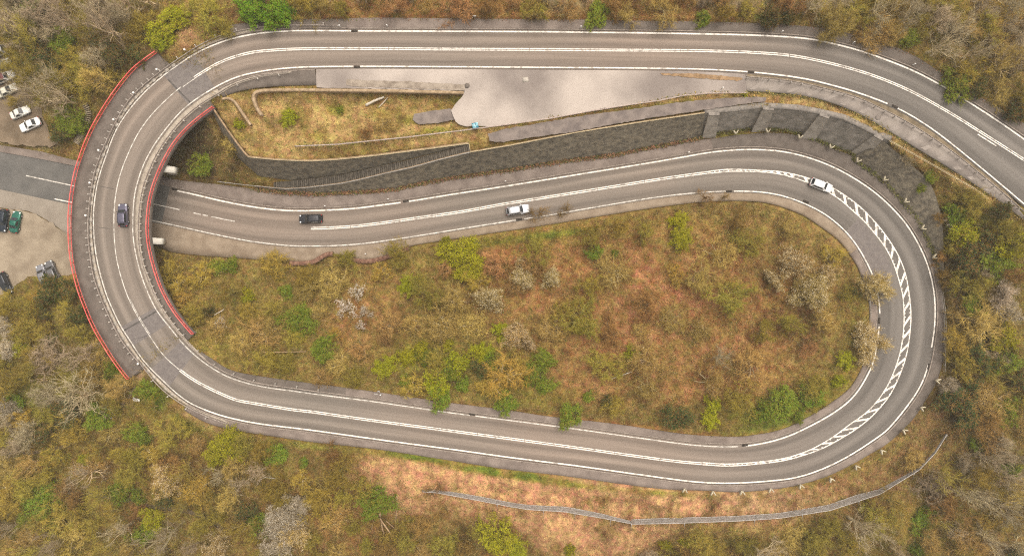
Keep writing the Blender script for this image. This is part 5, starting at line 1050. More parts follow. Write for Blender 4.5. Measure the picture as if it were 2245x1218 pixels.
def tubes_of(segs, n_=5, rs=1.0):
    A = np.array([s[0] for s in segs]); B = np.array([s[1] for s in segs]); r0 = np.array([s[2] for s in segs])*rs; r1 = np.array([s[3] for s in segs])*rs
    d = B-A; d /= np.linalg.norm(d,axis=1)[:,None]+1e-9; up = np.where(np.abs(d[:,2:3])>.9, np.array([[1.,0,0]]), np.array([[0,0,1.]])); a = np.cross(d,up); a /= np.linalg.norm(a,axis=1)[:,None]+1e-9; b = np.cross(a,d)
    th = np.arange(n_)*2*math.pi/n_; o = np.cos(th)[None,:,None]*a[:,None,:] + np.sin(th)[None,:,None]*b[:,None,:]
    V = np.concatenate([A[:,None,:]+o*r0[:,None,None], (B+d*r1[:,None]*.5)[:,None,:]+o*r1[:,None,None]], 1); m_ = len(segs)
    base = np.arange(m_)[:,None]*2*n_; j = np.arange(n_)[None,:]; j2 = (j+1)%n_; Q = np.stack([base+j, base+j2, base+n_+j2, base+n_+j],-1).reshape(-1,4); return V.reshape(-1,3), Q
def spikes(A, B, r0):
    d = B-A; d = d/(np.linalg.norm(d,axis=1)[:,None]+1e-9); up = np.where(np.abs(d[:,2:3])>.9, np.array([[1.,0,0]]), np.array([[0,0,1.]])); a = np.cross(d,up); a /= np.linalg.norm(a,axis=1)[:,None]+1e-9; b = np.cross(a,d)
    th = np.arange(3)*2*math.pi/3; o = np.cos(th)[None,:,None]*a[:,None,:] + np.sin(th)[None,:,None]*b[:,None,:]
    V = np.concatenate([A[:,None,:]+o*np.asarray(r0)[:,None,None], B[:,None,:]], 1); m_ = len(A); k = np.arange(m_)[:,None]*4
    T = np.stack([np.concatenate([k+0,k+1,k+3],1), np.concatenate([k+1,k+2,k+3],1), np.concatenate([k+2,k+0,k+3],1)],1).reshape(-1,3); return V.reshape(-1,3), T
def leaves(P, size, r, flat=.5):
    m_ = len(P); n_ = r.standard_normal((m_,3)); n_[:,2] = np.abs(n_[:,2]) + flat; n_ /= np.linalg.norm(n_,axis=1)[:,None]; a = np.cross(n_, r.standard_normal((m_,3))); a /= np.linalg.norm(a,axis=1)[:,None]; b = np.cross(n_,a)
    s_ = size*r.uniform(.6,1.5,(m_,1)); V = np.stack([P - a*s_, P + b*s_*.5 - a*s_*.1, P + a*s_, P - b*s_*.5 + a*s_*.1],1).reshape(-1,3); Q = (np.arange(m_)[:,None]*4 + np.arange(4)[None,:]); return V, Q
PROTO = {}
def proto(kind, seed, R=4.0, H=8.0, limbs=7, twig_r=.030, leaf=None, nleaf=0, fill=0, spray=(.4,1.3), wild=.40, thick=1.0, **kw):
    r = np.random.default_rng(seed+100); tr, sg = grow(seed, R, H, limbs, **kw)
    V, Q = tubes_of(tr + sg[0] + sg[1], 5, thick); trunk = new_mesh("trunk", V, faces_quad=Q, smooth=True)
    tw = [s for d in sg[2:] for s in d]; A = np.array([s[0] for s in tw]); B = np.array([s[1] for s in tw]); B2 = B + (B-A)*.6
    V, T = spikes(A, B2, np.where(np.arange(len(tw)) < len(sg[2]), twig_r*1.5, twig_r))
    # fine end sprays
    m_ = fill
    if m_:
        k = r.integers(0, len(B), m_); d = (B-A)[k]; d = d/np.linalg.norm(d,axis=1)[:,None] + r.standard_normal((m_,3))*wild; L_ = r.uniform(*spray,(m_,1)); V2, T2 = spikes(A[k]+(B-A)[k]*r.uniform(0,1,(m_,1)), A[k] + (B-A)[k]*.5 + d*L_, np.full(m_, twig_r*.75)); T = np.concatenate([T, T2+len(V)]); V = np.concatenate([V,V2])
    crown = new_mesh("crown", V, faces_tri=T); fol = None
    if nleaf:
        grp = r.random(len(B)//40 + 1) < .72; okk = np.where(grp[np.arange(len(B))//40])[0]; k = okk[r.integers(0, len(okk), nleaf)]; P_ = A[k] + (B2-A)[k]*r.uniform(.2,1.1,(nleaf,1)) + r.standard_normal((nleaf,3))*.14; V, Q = leaves(P_, leaf, r); fol = new_mesh("foliage", V, faces_quad=Q)
    PROTO.setdefault(kind, []).append((trunk, crown, fol, R))
for q in range(4): proto("bare", 10+q, 4, 5.2, 7, .024, kids=1, fill=3200, el=(12,60))
for q in range(3): proto("branchy", 20+q, 4, 6.0, 5, .026, kids=1, maxd=3, fill=500, thick=1.5)
for q in range(3): proto("fan", 30+q, 4, 3.6, 13, .026, trunk_f=.10, up=.02, el=(5,45), kids=1, fill=3200, spray=(.6,1.8), wild=.22)
for q in range(3): proto("budding", 40+q, 4, 5.0, 7, .022, .075, 4200, kids=1, fill=2600, el=(10,60))
for q in range(3): proto("leafy", 50+q, 4, 4.6, 8, .022, .13, 9000, trunk_f=.15, el=(5,65))
for q in range(3): proto("dense", 60+q, 4, 4.2, 9, .02, .12, 16000, trunk_f=.12, el=(0,70))
for q in range(3): proto("blossom", 70+q, 4, 4.8, 8, .026, .08, 6000, fill=2500, el=(10,65))
for q in range(3): proto("sparse_blossom", 80+q, 4, 6.0, 6, .022, .11, 1500, fill=500, kids=1)
for q in range(3): proto("ivy", 90+q, 4, 5.2, 6, .03, .13, 8000, trunk_f=.4, fill=1500)
def vmat(name, a, b, rand=.22, scale=1.4): return mat(name, a, b, scale, .9, 5, .33, .67, rand=rand, spec=.1, fine=.28)
BK = {"pale": vmat("pale_bark",(.40,.31,.17),(.60,.48,.29)), "grey": vmat("grey_bark",(.20,.155,.095),(.34,.27,.165)), "brown": vmat("brown_bark",(.12,.080,.042),(.21,.145,.075)), "mossy": vmat("mossy_bark",(.22,.18,.055),(.36,.29,.10))}
TW = {"tan": vmat("tan_twigs",(0.296,0.189,0.050),(0.520,0.352,0.104)), "grey": vmat("grey_twigs",(.26,.195,.115),(.44,.345,.215)), "olive": vmat("olive_twigs",(0.234,0.171,0.027),(0.416,0.306,0.053)), "brown": vmat("brown_twigs",(0.208,0.114,0.033),(0.364,0.214,0.063)), "ochre": vmat("ochre_twigs",(0.333,0.204,0.031),(0.499,0.326,0.059)), "pink": vmat("pinkish_twigs",(0.312,0.163,0.056),(0.499,0.286,0.104))}
LF = {"lime": vmat("lime_leaves",(.225,.228,.007),(.345,.325,.013),.14), "yellow": vmat("yellow_green_leaves",(.24,.265,.008),(.36,.365,.016),.12), "green": vmat("green_leaves",(.098,.148,.010),(.175,.235,.022),.2), "bright": vmat("bright_green_leaves",(.095,.21,.008),(.17,.29,.016),.14), "dark": vmat("dark_green_leaves",(.026,.052,.015),(.052,.090,.024),.2), "olive": vmat("olive_leaves",(.165,.150,.022),(.26,.23,.042),.2), "ochre": vmat("ochre_buds",(.26,.19,.035),(.36,.275,.06),.15), "cream": vmat("cream_blossom",(.50,.39,.24),(.70,.58,.40),.10), "white": vmat("white_blossom",(.52,.46,.38),(.70,.64,.54),.1), "grey": vmat("grey_blossom",(.44,.37,.28),(.60,.52,.41),.1)}
# look: proto, bark, twigs, leaves, words, category, name, height factor
LOOK = {
 "lime": ("dense","mossy","olive","lime","lime-green dense bush","bush","lime_bush",.75),
 "limetree": ("leafy","mossy","olive","lime","lime-green leafy tree","tree","lime_leaf_tree",1.0),
 "yellow": ("dense","mossy","ochre","yellow","yellow-green dense tree","tree","yellow_green_tree",.9),
 "bright": ("dense","brown","olive","bright","vivid green leafy tree","tree","green_tree",.9),
 "green": ("leafy","brown","olive","green","mid-green leafy bush","bush","green_bush",.75),
 "dark": ("ivy","brown","brown","dark","dark green ivy-covered tree","tree","ivy_tree",.95),
 "olive": ("budding","mossy","olive","olive","olive budding tree","tree","budding_tree",.95),
 "ochre": ("budding","pale","ochre","ochre","ochre budding shrub","shrub","budding_shrub",.75),
 "greenfan": ("fan","mossy","olive","green","green-tinged fan-shaped shrub","shrub","fan_shrub",.8),
 "fan": ("fan","pale","tan","green","tan fan-shaped leafless shrub","shrub","fan_shrub",.8),
 "cream": ("blossom","grey","tan","cream","cream blossoming tree","tree","blossom_tree",1.0),
 "grey": ("blossom","grey","grey","grey","grey-white blossoming tree","tree","blossom_tree",1.0),
 "white": ("sparse_blossom","grey","brown","white","white blossoming shrub","shrub","blossom_shrub",.7),
 "tan": ("bare","pale","tan",None,"tan leafless tree","tree","bare_tree",1.0),
 "greybare": ("bare","grey","grey",None,"grey leafless tree","tree","bare_tree",1.0),
 "olivebare": ("bare","mossy","olive",None,"olive-brown leafless tree","tree","bare_tree",1.0),
 "brown": ("bare","brown","brown",None,"brown leafless tree","tree","bare_tree",.9),
 "pink": ("bare","grey","pink",None,"pinkish-brown leafless tree","tree","bare_tree",.9),
 "wispy": ("branchy","mossy","olive",None,"wispy olive-branched tree","tree","bare_tree",1.5),
 "pale": ("branchy","pale","grey",None,"pale-branched leafless tree","tree","bare_tree",1.6),
 "darkbare": ("branchy","brown","brown",None,"dark thin leafless tree","tree","bare_tree",1.0)}
T_ = []
def put(kind, *spots):
    for s_ in spots: T_.append((kind, *s_))
put("yellow", (350,62,38),(385,30,30),(348,95,22)); put("bright", (575,20,48),(610,18,26),(545,5,28))
put("olive", (440,22,45),(490,60,28),(250,165,26),(150,165,40),(745,15,22),(1170,12,30),(1900,15,45),(2100,20,40),(2160,60,45),(130,1130,45),(530,975,32),(1600,650,48),(1650,530,40),(1790,850,34),(1275,700,48),(1230,690,30),(2151,444,36),(150,830,40),(60,690,38),(1640,1200,30),(1769,1181,22),(975,1195,36),(1050,1165,24),(2136,625,40),(1340,800,40),(955,800,36),(30,830,34),(1860,640,22),(870,560,34),(760,570,26),(1180,560,34),(420,690,34),(1290,520,30))
put("green", (150,260,38),(165,275,26),(1310,28,30),(1545,38,18),(2000,85,22),(2110,180,38),(440,362,26),(470,582,20),(650,705,38),(705,765,28),(985,812,32),(890,838,18),(965,872,30),(1185,790,30),(1172,822,24),(1305,555,18),(1350,556,12),(1250,913,28),(1720,885,36),(1690,900,26),(2030,409,16),(2047,385,14),(2116,470,36),(2197,576,34),(2150,666,26),(2231,800,38),(2214,905,30),(2145,977,18),(2226,1029,24),(2030,1121,18),(2019,1150,28),(2019,1208,18),(316,858,26),(290,950,28),(310,965,20),(255,1080,28),(300,1090,18),(55,1135,28),(240,810,20),(665,1015,12),(745,240,10),(1110,885,24),(30,880,24),(500,580,18),(60,20,34),(130,90,30),(1200,845,22),(625,640,18),(1780,870,26),(105,745,16),(120,642,20),(1290,870,13),(2180,660,24))
put("dark", (97,687,16),(110,640,30),(150,640,26),(2203,461,22),(2157,553,42),(2130,590,26),(1880,637,15),(540,1118,26),(360,1097,18),(1690,36,26),(1725,36,18),(80,110,30),(110,150,24),(2150,192,26),(2235,240,26),(1485,915,36),(455,680,14),(1050,805,22),(250,120,26),(300,120,24),(215,100,22),(130,285,24),(2180,520,22),(1260,905,12),(1330,880,14))
put("lime", (893,628,24),(540,655,15),(540,640,12),(840,805,24),(890,785,22),(980,762,15),(1060,770,19),(1095,722,20),(1100,745,14),(1490,485,21),(1496,520,29),(1568,888,21),(1560,922,20),(630,255,20),(520,270,13),(1635,206,7),(180,1008,14),(1390,780,20),(1250,1208,16),(1462,1195,14),(1500,1190,12),(1130,1210,26),(985,745,10),(1840,838,16),(1860,790,18),(90,330,0.1))
put("limetree", (1010,560,42),(1030,590,30),(490,990,42),(465,1000,24),(1090,1180,44),(2116,500,32),(2136,513,34),(2231,538,36),(2231,744,34),(330,1140,30),(955,845,26),(1275,720,24),(40,760,20),(1920,1170,14),(1340,690,0.1),(985,540,22))
put("limetree", (1000,800,28),(1042,785,22),(925,770,20))
put("green", (930,785,22),(1075,795,24),(1012,842,22),(1750,905,20),(1665,915,18))
put("ochre", (440,600,34),(365,595,28),(385,625,24),(1100,830,48),(1140,800,30),(2191,1135,36),(900,850,30),(1070,850,30),(150,180,24),(85,660,30),(2180,30,40),(1830,560,26),(1480,600,26),(2160,1145,18),(1040,615,26),(395,660,22))
put("greenfan", (598,582,42),(670,615,34),(1345,895,28),(770,830,26),(620,800,26),(1800,880,24),(540,690,26),(640,740,24))
put("fan", (842,272,24),(505,312,28),(670,640,24),(560,740,46),(600,720,36),(520,760,34),(700,830,28),(970,715,54),(1030,715,42),(690,690,26),(1480,700,38),(2180,715,54),(2200,640,36),(2194,885,56),(2150,830,40),(1350,600,38),(1930,55,44),(470,720,28),(2140,760,30),(1215,720,40),(740,800,26),(2120,690,34),(2010,1010,26))
put("cream", (1750,575,36),(1700,612,24),(1785,650,42),(1925,630,35),(1905,750,40),(1080,655,38),(1130,735,34),(1155,750,26),(1140,600,36),(640,1180,36),(360,1050,38),(1210,615,24),(470,1195,34),(1820,600,26))
put("grey", (620,1130,48),(610,1185,44),(645,1110,30),(2225,640,42),(2228,685,34),(2090,850,24),(20,760,28),(10,895,24),(5,720,22),(2030,560,0.1))
put("white", (782,640,22),(760,675,24),(795,680,13),(790,712,12),(2090,482,18),(480,705,18),(812,690,9),(745,690,10))
put("pale", (175,780,42),(170,870,60),(255,1165,36),(360,1180,46),(1580,790,30),(2122,1086,42),(2223,1055,36),(2177,1010,32),(2105,1167,26),(230,60,52),(130,40,48),(280,30,40),(60,200,34),(2000,345,16),(190,30,40),(530,1060,30),(560,1040,26),(20,1160,26),(2180,1190,34),(100,180,44))
put("darkbare", (1165,462,14),(1185,468,24),(1245,458,16),(1230,470,14),(1550,432,22),(1110,1158,26),(940,1082,22),(975,1120,24),(960,1065,20),(1590,430,16))
put("brown", (2078,565,22),(2082,605,24),(2072,475,15),(805,285,16))
put("olivebare", (32,138,30),(52,165,26),(28,220,18),(80,215,22))
put("tan", (1380,28,30),(1460,12,36),(1850,45,54),(2200,145,44),(1820,70,30),(1660,800,50),(1420,790,46),(1180,20,30),(2050,1190,38),(350,640,18),(1000,660,36),(1540,600,36),(1560,840,36))
put("pink", (1090,575,34),(1160,580,36),(790,760,34),(1000,10,36),(870,12,30),(1130,630,26),(230,260,0.1))
# let the woods close up between the trees read from the picture
T_ = [t for t in T_ if t[3] > 1]
ZONES = [  # polygon, (kinds, weights), spacing, radius range
 ([(0,0),(330,0),(340,60),(300,125),(250,180),(215,225),(185,225),(150,215),(105,215),(60,130),(40,60),(0,70)], (["greybare","olivebare","olive","dark","tan","brown","green","pale","wispy"],[5,2,1.6,1.2,1,.6,.8,3,2]), 34, (24,46)),
 ([(0,650),(60,650),(120,615),(165,640),(190,720),(235,800),(270,850),(250,890),(200,930),(150,975),(0,985)], (["olivebare","olive","tan","greybare","ochre","green","pale","dark","wispy"],[4,3,2,2,1,.8,2,.6,3.5]), 36, (24,46)),
 ([(0,1010),(170,1000),(240,930),(300,880),(360,905),(430,945),(560,970),(740,1000),(830,1080),(800,1218),(0,1218)], (["olivebare","tan","brown","olive","green","fan","pale","ochre","wispy"],[4.5,2.6,1,2.6,.7,1.6,1.6,.6,3.5]), 40, (22,42)),
 ([(860,1150),(1040,1140),(1160,1190),(1160,1218),(820,1218)], (["olivebare","brown","olive","tan"],[3,2,2,1]), 38, (20,34)),
 ([(1480,1185),(1760,1165),(1900,1140),(2000,1080),(2075,960),(2085,830),(2100,620),(2080,450),(2110,440),(2180,460),(2245,520),(2245,1218),(1420,1218)], (["olivebare","brown","olive","greybare","dark","tan","pale","fan","wispy"],[3,2.4,1.4,4,1.8,1,2,1.8,2.5]), 38, (24,46)),
 ([(1760,0),(2245,0),(2245,215),(2190,205),(2120,180),(2060,135),(1990,95),(1900,65),(1770,45)], (["tan","olivebare","olive","fan","greybare","pale"],[4,1.6,1.2,1.4,4,1.6]), 36, (26,46)),
 ([(640,0),(1760,0),(1760,30),(640,22)], (["tan","brown","pink","olivebare","greybare"],[2,3,3,2,2]), 36, (18,34)),
 ([(360,600),(430,575),(560,590),(720,590),(860,585),(940,550),(1150,515),(1150,885),(1000,860),(800,835),(600,800),(500,775),(440,720)], (["olivebare","tan","fan","olive","pink","ochre","wispy"],[4.5,3.5,2.5,2.4,.8,.8,3]), 46, (20,42)),
 ([(1150,515),(1400,475),(1560,455),(1690,465),(1790,520),(1850,590),(1880,640),(1890,740),(1860,810),(1790,880),(1690,930),(1560,935),(1400,915),(1150,885)], (["olivebare","tan","pink","brown","fan","wispy"],[3,4.5,3,1.2,1.8,2]), 62, (22,44))]
FEN = [tuple(q) for q in poly([(925,1077),(1037,1094),(1159,1116),(1238,1121),(1327,1136),(1384,1147),(1485,1146),(1620,1141),(1709,1135),(1820,1118),(1930,1082),(2016,1029),(2054,989),(2076,952)], 15)]
rt = np.random.default_rng(77)
for pz, (kinds, wts), spc, (r0, r1) in ZONES:
    pz = np.array(pz, float); pz[pz[:,0] <= 0, 0] = -22; pz[pz[:,0] >= 2245, 0] = 2267; pz[pz[:,1] <= 0, 1] = -22; pz[pz[:,1] >= 1218, 1] = 1240; wts = np.array(wts)/sum(wts); area = (pz[:,0].max()-pz[:,0].min())*(pz[:,1].max()-pz[:,1].min())
    for _ in range(int(area/spc/spc*3.2)):
        u, v = rt.uniform(pz[:,0].min(), pz[:,0].max()), rt.uniform(pz[:,1].min(), pz[:,1].max())
        if not inside(pz, np.array([u]), np.array([v]))[0]: continue
        rad = rt.uniform(r0, r1)
        if any((u-a)**2 + (v-b)**2 < (max(spc, .85*c))**2 * .8 for _k, a, b, c in T_): continue
        if min(math.hypot(u-a, v-b) for a, b in FEN) < rad*.9 + 8: continue
        ii, jj = int((v-gv[0])/GS), int((u-gu[0])/GS); rr2 = int(rad*.62/GS)
        if PAVED[ii-rr2:ii+rr2+1, jj-rr2:jj+rr2+1].any(): continue
        T_.append((str(rt.choice(kinds, p=wts)), u, v, rad))
LM = [("the yellow-green trees by the railing's north end",350,70),("the vivid green tree at the top edge",575,20),("the bright white parked car",71,275),("the cream parked car with dark windows",15,172),("the pale grey van",5,115),("the upper flight of timber steps",190,255),("the picture's top left corner",0,0),("the outer red railing's middle",149,490),("the outer red railing's south end",277,831),("the outer red railing's upper part",230,227),("the inner red railing's south end",419,732),("the inner red railing's north end",465,233),("the grey cars under the bushes",108,600),("the charcoal estate car",16,621),("the dirt track below the railing",228,918),("the white scrap sheets",270,895),("the picture's bottom left corner",0,1218),("the lower dirt track",150,1080),("the outer guardrail's south end",500,930),("the grey-white blossoming trees at the bottom edge",620,1140),("the western catch fence's left end",847,1074),("the middle of the western catch fence",1120,1110),("the joint of the two catch fences",1384,1148),("the middle of the eastern catch fence",1709,1135),("the eastern catch fence's right end",2016,1029),("the picture's bottom right corner",2245,1218),("the hairpin's outer rail",2073,730),("the right end of the revetment",2068,540),("the picture's right edge above the middle",2245,560),("the picture's right edge below the middle",2245,850),("the top road's right exit",2245,300),("the picture's top right corner",2245,0),("the top road's right bend",1900,80),("the sign by the top road",1042,46),("the top edge above the lay-by's right end",1600,0),("the top edge above the lay-by's left end",760,0),("the top edge above the blue box",1040,0),("the black car",683,480),("the silver-white car",1135,460),("the white car at the hairpin",1797,407),("the middle road's shoulder bulge",750,560),("the loop's lime bushes below the middle road",1494,505),("the two cream trees overhanging the hairpin",1915,690),("the cream blossom clump inside the hairpin",1765,610),("the white blossoming shrubs in the loop",775,660),("the loop's centre",1250,690),("the sign above the bottom road",830,860),("the drain grate under the overhanging tree",1035,907),("the loop's lower lime bushes",1564,905),("the lowest drain grate on the bottom road",1633,975),("the fallen bleached branches in the loop",1580,790),("the head of the stairway",1030,325),("the foot of the stairway",620,405),("the terrace's low tan wall",780,198),("the lay-by fence's right end",1640,203),("the hairpin's inner drain grate",1927,702),("the western low hooked wall",520,235),("the middle of the bottom road's upper pavement",1300,925),("the left end of the bottom road's upper pavement",560,820),("the pinkish litter patch right of the loop's centre",1440,640)]
lab_of = {}; used = set(); by_words = {}
for n_, t_ in enumerate(T_): by_words.setdefault(LOOK[t_[0]][4], []).append(n_)
RANKW = ["nearest"] + [o + " nearest" for o in ORD[1:]]
def give_label(n_, words, ids, lm_used):
    _k, u, v, rad = T_[n_]; best = None
    for q, (nm, a, b) in enumerate(LM):
        dd = math.hypot(u-a, v-b); rank = sum(1 for m_ in ids if m_ != n_ and math.hypot(T_[m_][1]-a, T_[m_][2]-b) < dd)
        c_ = rank*160 + dd
        if rank < 20 and (words, rank, nm) not in used and (best is None or c_ < best[0]): best = (c_, rank, nm)
    _, rank, nm = best; used.add((words, rank, nm))
    return "%s %s to %s" % (words, RANKW[rank], nm)
for words, ids in by_words.items():
    for n_ in ids: lab_of[n_] = give_label(n_, words, ids, None)
GRP = {"bush":"bushes on the banks","shrub":"shrubs on the banks","tree":"trees of the woods"}
rp = random.Random(9); cnt = {}
def plant(n_):
    kind, u, v, rad = T_[n_]; pk, bk, tw, lf, words, cat, name, hf = LOOK[kind]
    zg0 = float(zg_at(u, v)); rm = rad*(HC-zg0-3)/FP
    cnt[pk] = cnt.get(pk, -1) + 1; trunk, crown, fol, R = PROTO[pk][cnt[pk] % len(PROTO[pk])]; s_ = rm/R; sz = (s_**.6)*hf*rp.uniform(.85,1.1)
    hgt = 6.0*sz; p = W(u, v, zg0 + hgt*.6)
    for _ in range(2):
        a, b = UV(np.array([p[0], p[1], zg0])); zg0 = float(zg_at(a, b))
    t = thing(name, (p[0], p[1], zg0-.15), lab_of[n_], cat, GRP[cat], rp.uniform(0, 6.28)); t.scale = (s_*rp.uniform(.82,1.22), s_*rp.uniform(.82,1.22), sz)
    def part(nm, me_, m_):
        o = bpy.data.objects.new(nm, me_); COL.objects.link(o); o.parent = t
        if not me_.materials: me_.materials.append(m_)
        o.material_slots[0].link = 'OBJECT'; o.material_slots[0].material = m_
        return o
    part("trunk", trunk, BK[bk]); part("crown", crown, TW[tw])
    if fol is not None and lf: part("blossom" if "blossom" in pk else "foliage", fol, LF[lf])
for n_ in range(len(T_)): plant(n_)
print("TREES", len(T_))

# fallen logs
def log(pts, z_off, r0, r1, label, m_=M_LOG, name="fallen_log"):
    p = np.array(pts, float); z_ = np.array([float(zg_at(a, b)) for a, b in p]); z_ = np.linspace(max(z_[0], z_.min()), z_[-1], len(p)) + z_off; P = W(p[:,0],p[:,1],z_); P = resample(P, n=10); P[:,2] += np.sin(np.linspace(0,3,10))*.12
    V, T, Q = tube(P, np.linspace(r0,r1,10), 8); o = wobj(name, V, m_, None, True, faces_tri=T, faces_quad=Q); tag(o, label, "log", "fallen logs and poles")
log([(824,1072),(827,1090),(831,1110),(833,1130)], .5, .38, .28, "thick orange-brown log lying across the bare bank, left of the catch fence")
log([(832,1134),(845,1152),(858,1170),(868,1178)], .5, .18, .10, "thin log continuing from the thick log's lower end")
log([(822,1128),(818,1145),(814,1160)], .4, .14, .08, "short thin pole left of the thick log")
log([(870,1085),(871,1110),(868,1135),(869,1170)], .4, .13, .08, "slender upright pole right of the thick log")
log([(836,1140),(838,1155),(842,1170)], .4, .16, .10, "short pole just below the thick log")
log([(846,1140),(858,1150),(868,1160)], .4, .10, .06, "thin crossing pole below the thick log")
log([(802,231),(820,222),(842,213)], .35, .26, .18, "bleached log lying in the terrace grass", M_DEADWOOD)
log([(830,236),(842,224),(850,214)], .3, .10, .06, "thin pole beside the terrace log", M_DEADWOOD)
log([(1340,830),(1362,822),(1386,814)], .4, .10, .07, "thin pale pole lying in the loop's undergrowth", M_DEADWOOD)
log([(115,1216),(140,1206),(165,1198)], .6, .12, .10, "mossy thin log near the bottom left corner", M_LOG)
log([(605,1048),(580,1045),(565,1054)], .5, .10, .06, "pale broken pole in the south-west wood", M_DEADWOOD)
log([(572,770),(590,772),(672,770)], .4, .10, .07, "thin pole lying across the bank inside the loop", M_LOG)
log([(470,690),(488,680),(492,676)], .5, .12, .07, "pale tilted pole at the inner railing's south end", M_DEADWOOD)

# ------------------------------------------------------------------ undergrowth: stems, litter and grass nobody could count
rb = np.random.default_rng(5)
def cover(n_, umin, umax, vmin, vmax, keep):
    u = rb.uniform(umin, umax, n_); v = rb.uniform(vmin, vmax, n_); ii = ((v-gv[0])/GS+.5).astype(int); jj = ((u-gu[0])/GS+.5).astype(int); k = ~PAVED[ii, jj]
    near_v = (u > 150) & (u < 400) & (v > 110) & (v < 800) & False
    k &= keep(u, v); return u[k], v[k], ii[k], jj[k]
def colour_mesh(name, V, faces, per, cols, m_, label, cat):
    me = new_mesh(name, V, **faces); ca = me.color_attributes.new("Col", 'FLOAT_COLOR', 'POINT'); c = np.repeat(cols, per, 0); ca.data.foreach_set("color", np.concatenate([c, np.ones((len(c),1))],1).astype(np.float32).ravel())
    o = link(name, me, m_); tag(o, label, cat, kind="stuff"); return o
bankmask = lambda u, v: ~(((u > 480) & (u < 2250) & (v > 190) & (v < 330) & (v < 420 - .0*u)) & False)
grassy = np.zeros(GU.shape)
for (u, v, ru, rv, rot) in ((760,265,270,68,2),(620,320,100,36,0),(960,295,130,26,-8),(1300,252,330,20,-10),(1720,222,95,14,6),(1850,258,90,12,24),(2000,330,140,11,31),(950,1040,190,45,5),(1200,1080,330,60,4),(1250,1160,170,60,10),(1600,1105,220,38,-3),(1800,1085,130,26,-16)): grassy = np.maximum(grassy, blob(u,v,ru,rv,rot))
# brush: thin tangled stems up to knee and waist height
u, v, ii, jj = cover(330000, -120, 2365, -90, 1310, lambda a, b: rb.random(len(a)) < 1.0)
k = rb.random(len(u)) > grassy[ii, jj]*.9; u, v, ii, jj = u[k], v[k], ii[k], jj[k]; m_ = len(u)
z = zg_at(u, v); A = W(u, v, z + rb.uniform(-.05,.5,m_)); ph = rb.uniform(0,6.28,m_); el = rb.uniform(-.1,.9,m_); L_ = rb.uniform(.4,1.9,m_)
B = A + np.stack([np.cos(ph)*np.cos(el), np.sin(ph)*np.cos(el), np.sin(el)],-1)*L_[:,None]; V, T = spikes(A, B, rb.uniform(.014,.034,m_))
col_ = GC[ii,jj]*rb.uniform(.6,2.3,(m_,1))*np.array([1.0,1.0,.92]); kp = (rb.random(m_) < .25) & (GC[ii,jj,0] > GC[ii,jj,1]*.95); col_[kp] = np.array([.40,.285,.13])*rb.uniform(.6,1.3,(kp.sum(),1)); kg = rb.random(m_) < .10; col_[kg] = np.array([.11,.135,.03])*rb.uniform(.6,1.3,(kg.sum(),1))
colour_mesh("undergrowth", V, dict(faces_tri=T), 4, np.clip(col_,.01,.6), M_BRUSH, "tangled dry brush covering the woodland floor and banks", "undergrowth")
# litter and low leaves
u, v, ii, jj = cover(150000, -60, 2305, -50, 1270, lambda a, b: rb.random(len(a)) < 1.0); m_ = len(u); z = zg_at(u, v)
P_ = W(u, v, z + rb.uniform(.02,.35,m_)); V, Q = leaves(P_, .13, rb, 1.0); col_ = GC[ii,jj]*rb.uniform(.5,1.8,(m_,1)); kg = rb.random(m_) < .14; col_[kg] = np.array([.10,.135,.022])*rb.uniform(.5,1.4,(kg.sum(),1))
colour_mesh("leaf_litter", V, dict(faces_quad=Q), 4, np.clip(col_,.01,.6), M_BRUSH, "fallen leaves and low herbs scattered over the banks", "leaf litter")
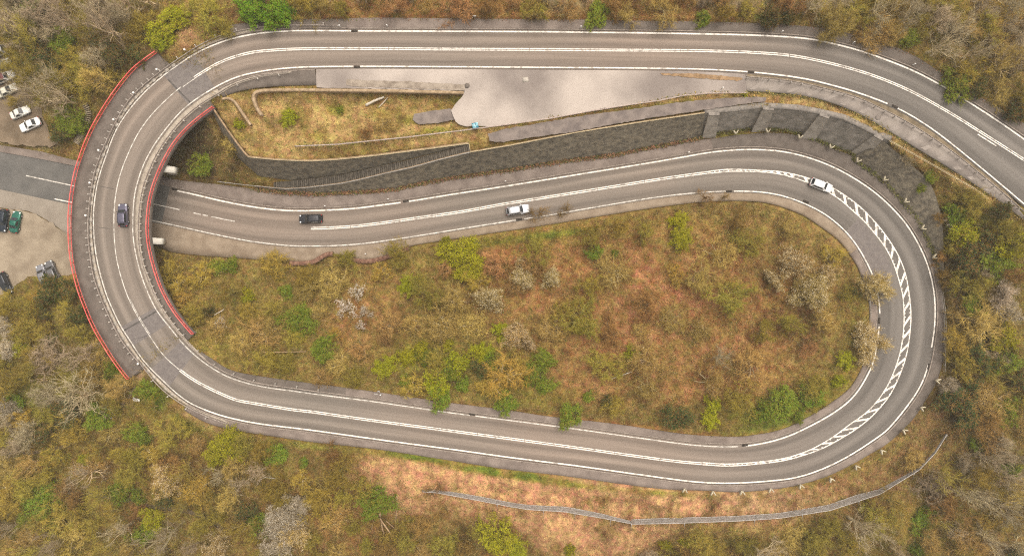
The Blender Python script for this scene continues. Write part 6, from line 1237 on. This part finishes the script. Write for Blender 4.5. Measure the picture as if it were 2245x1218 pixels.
# dry grass on the terrace, verges and bare bank
u, v, ii, jj = cover(160000, 440, 2250, 170, 1218, lambda a, b: rb.random(len(a)) < 1.0); k = rb.random(len(u)) < grassy[ii,jj]*1.1; u, v, ii, jj = u[k], v[k], ii[k], jj[k]; m_ = len(u)
z = zg_at(u, v); A = W(u, v, z - .03); ph = rb.uniform(0,6.28,m_); B = A + np.stack([np.cos(ph)*.22, np.sin(ph)*.22, rb.uniform(.12,.4,m_)],-1); V, T = spikes(A, B, rb.uniform(.02,.05,m_)); col_ = GC[ii,jj]*rb.uniform(.65,1.45,(m_,1))
colour_mesh("dry_grass", V, dict(faces_tri=T), 4, np.clip(col_,.01,.6), M_BRUSH, "tufts of dry golden grass on the terrace and bare bank", "grass")

# moss, weeds and crumbled soil along the foot of the walls
rows = []; cols = []
for (pth, zz_, n_, cset) in ((w3b, zw3b, 1100, "g"), (w4b, zw4b, 850, "g"), (w2b, zw2b, 5200, "r"), (poly(STRIP_LO), None, 2600, "o"), (poly(FENCE_L), None, 1800, "o"), (poly(PO_B[4:-4]), None, 2600, "r")):
    k = rb.integers(0, len(pth), n_); uu = pth[k,0] + rb.normal(0, 3.5, n_); vv = pth[k,1] + rb.normal(1.5 if cset != "o" else 0, 2.6, n_); zq = np.maximum(zg_at(uu, vv), (zz_[k] if zz_ is not None else zg_at(uu, vv))) + rb.uniform(.05,.35,n_)
    rows.append(W(uu, vv, zq)); base = {"g":np.array([.105,.095,.030]),"r":np.array([.20,.105,.055]),"o":np.array([.26,.185,.065])}[cset]; c_ = base*rb.uniform(.5,1.6,(n_,1)); kk_ = rb.random(n_) < .3; c_[kk_] = np.array([.10,.105,.028])*rb.uniform(.6,1.5,(kk_.sum(),1)); cols.append(c_)
V, Q = leaves(np.concatenate(rows), .15, rb, .8); colour_mesh("wall_foot_weeds", V, dict(faces_quad=Q), 4, np.concatenate(cols), M_BRUSH, "moss and weeds growing along the wall feet and verges", "weeds")

# thin haze volume added to lift the shadows and soften contrast
V, Q = boxes([((0,0,66.0),(2600,2600,156.0),0)])
hz = link("haze", new_mesh("haze", V, faces_quad=Q)); hm = bpy.data.materials.new("thin_haze"); hm.use_nodes = True; hn = hm.node_tree; hn.nodes.clear()
pv_ = hn.nodes.new("ShaderNodeVolumePrincipled"); pv_.inputs["Color"].default_value = (.97,.91,.80,1); pv_.inputs["Density"].default_value = .0005; pv_.inputs["Anisotropy"].default_value = .2
ho = hn.nodes.new("ShaderNodeOutputMaterial"); hn.links.new(pv_.outputs[0], ho.inputs["Volume"]); hz.data.materials.append(hm); tag(hz, "thin warm haze added over the valley to lift the shadows", "haze", kind="stuff")
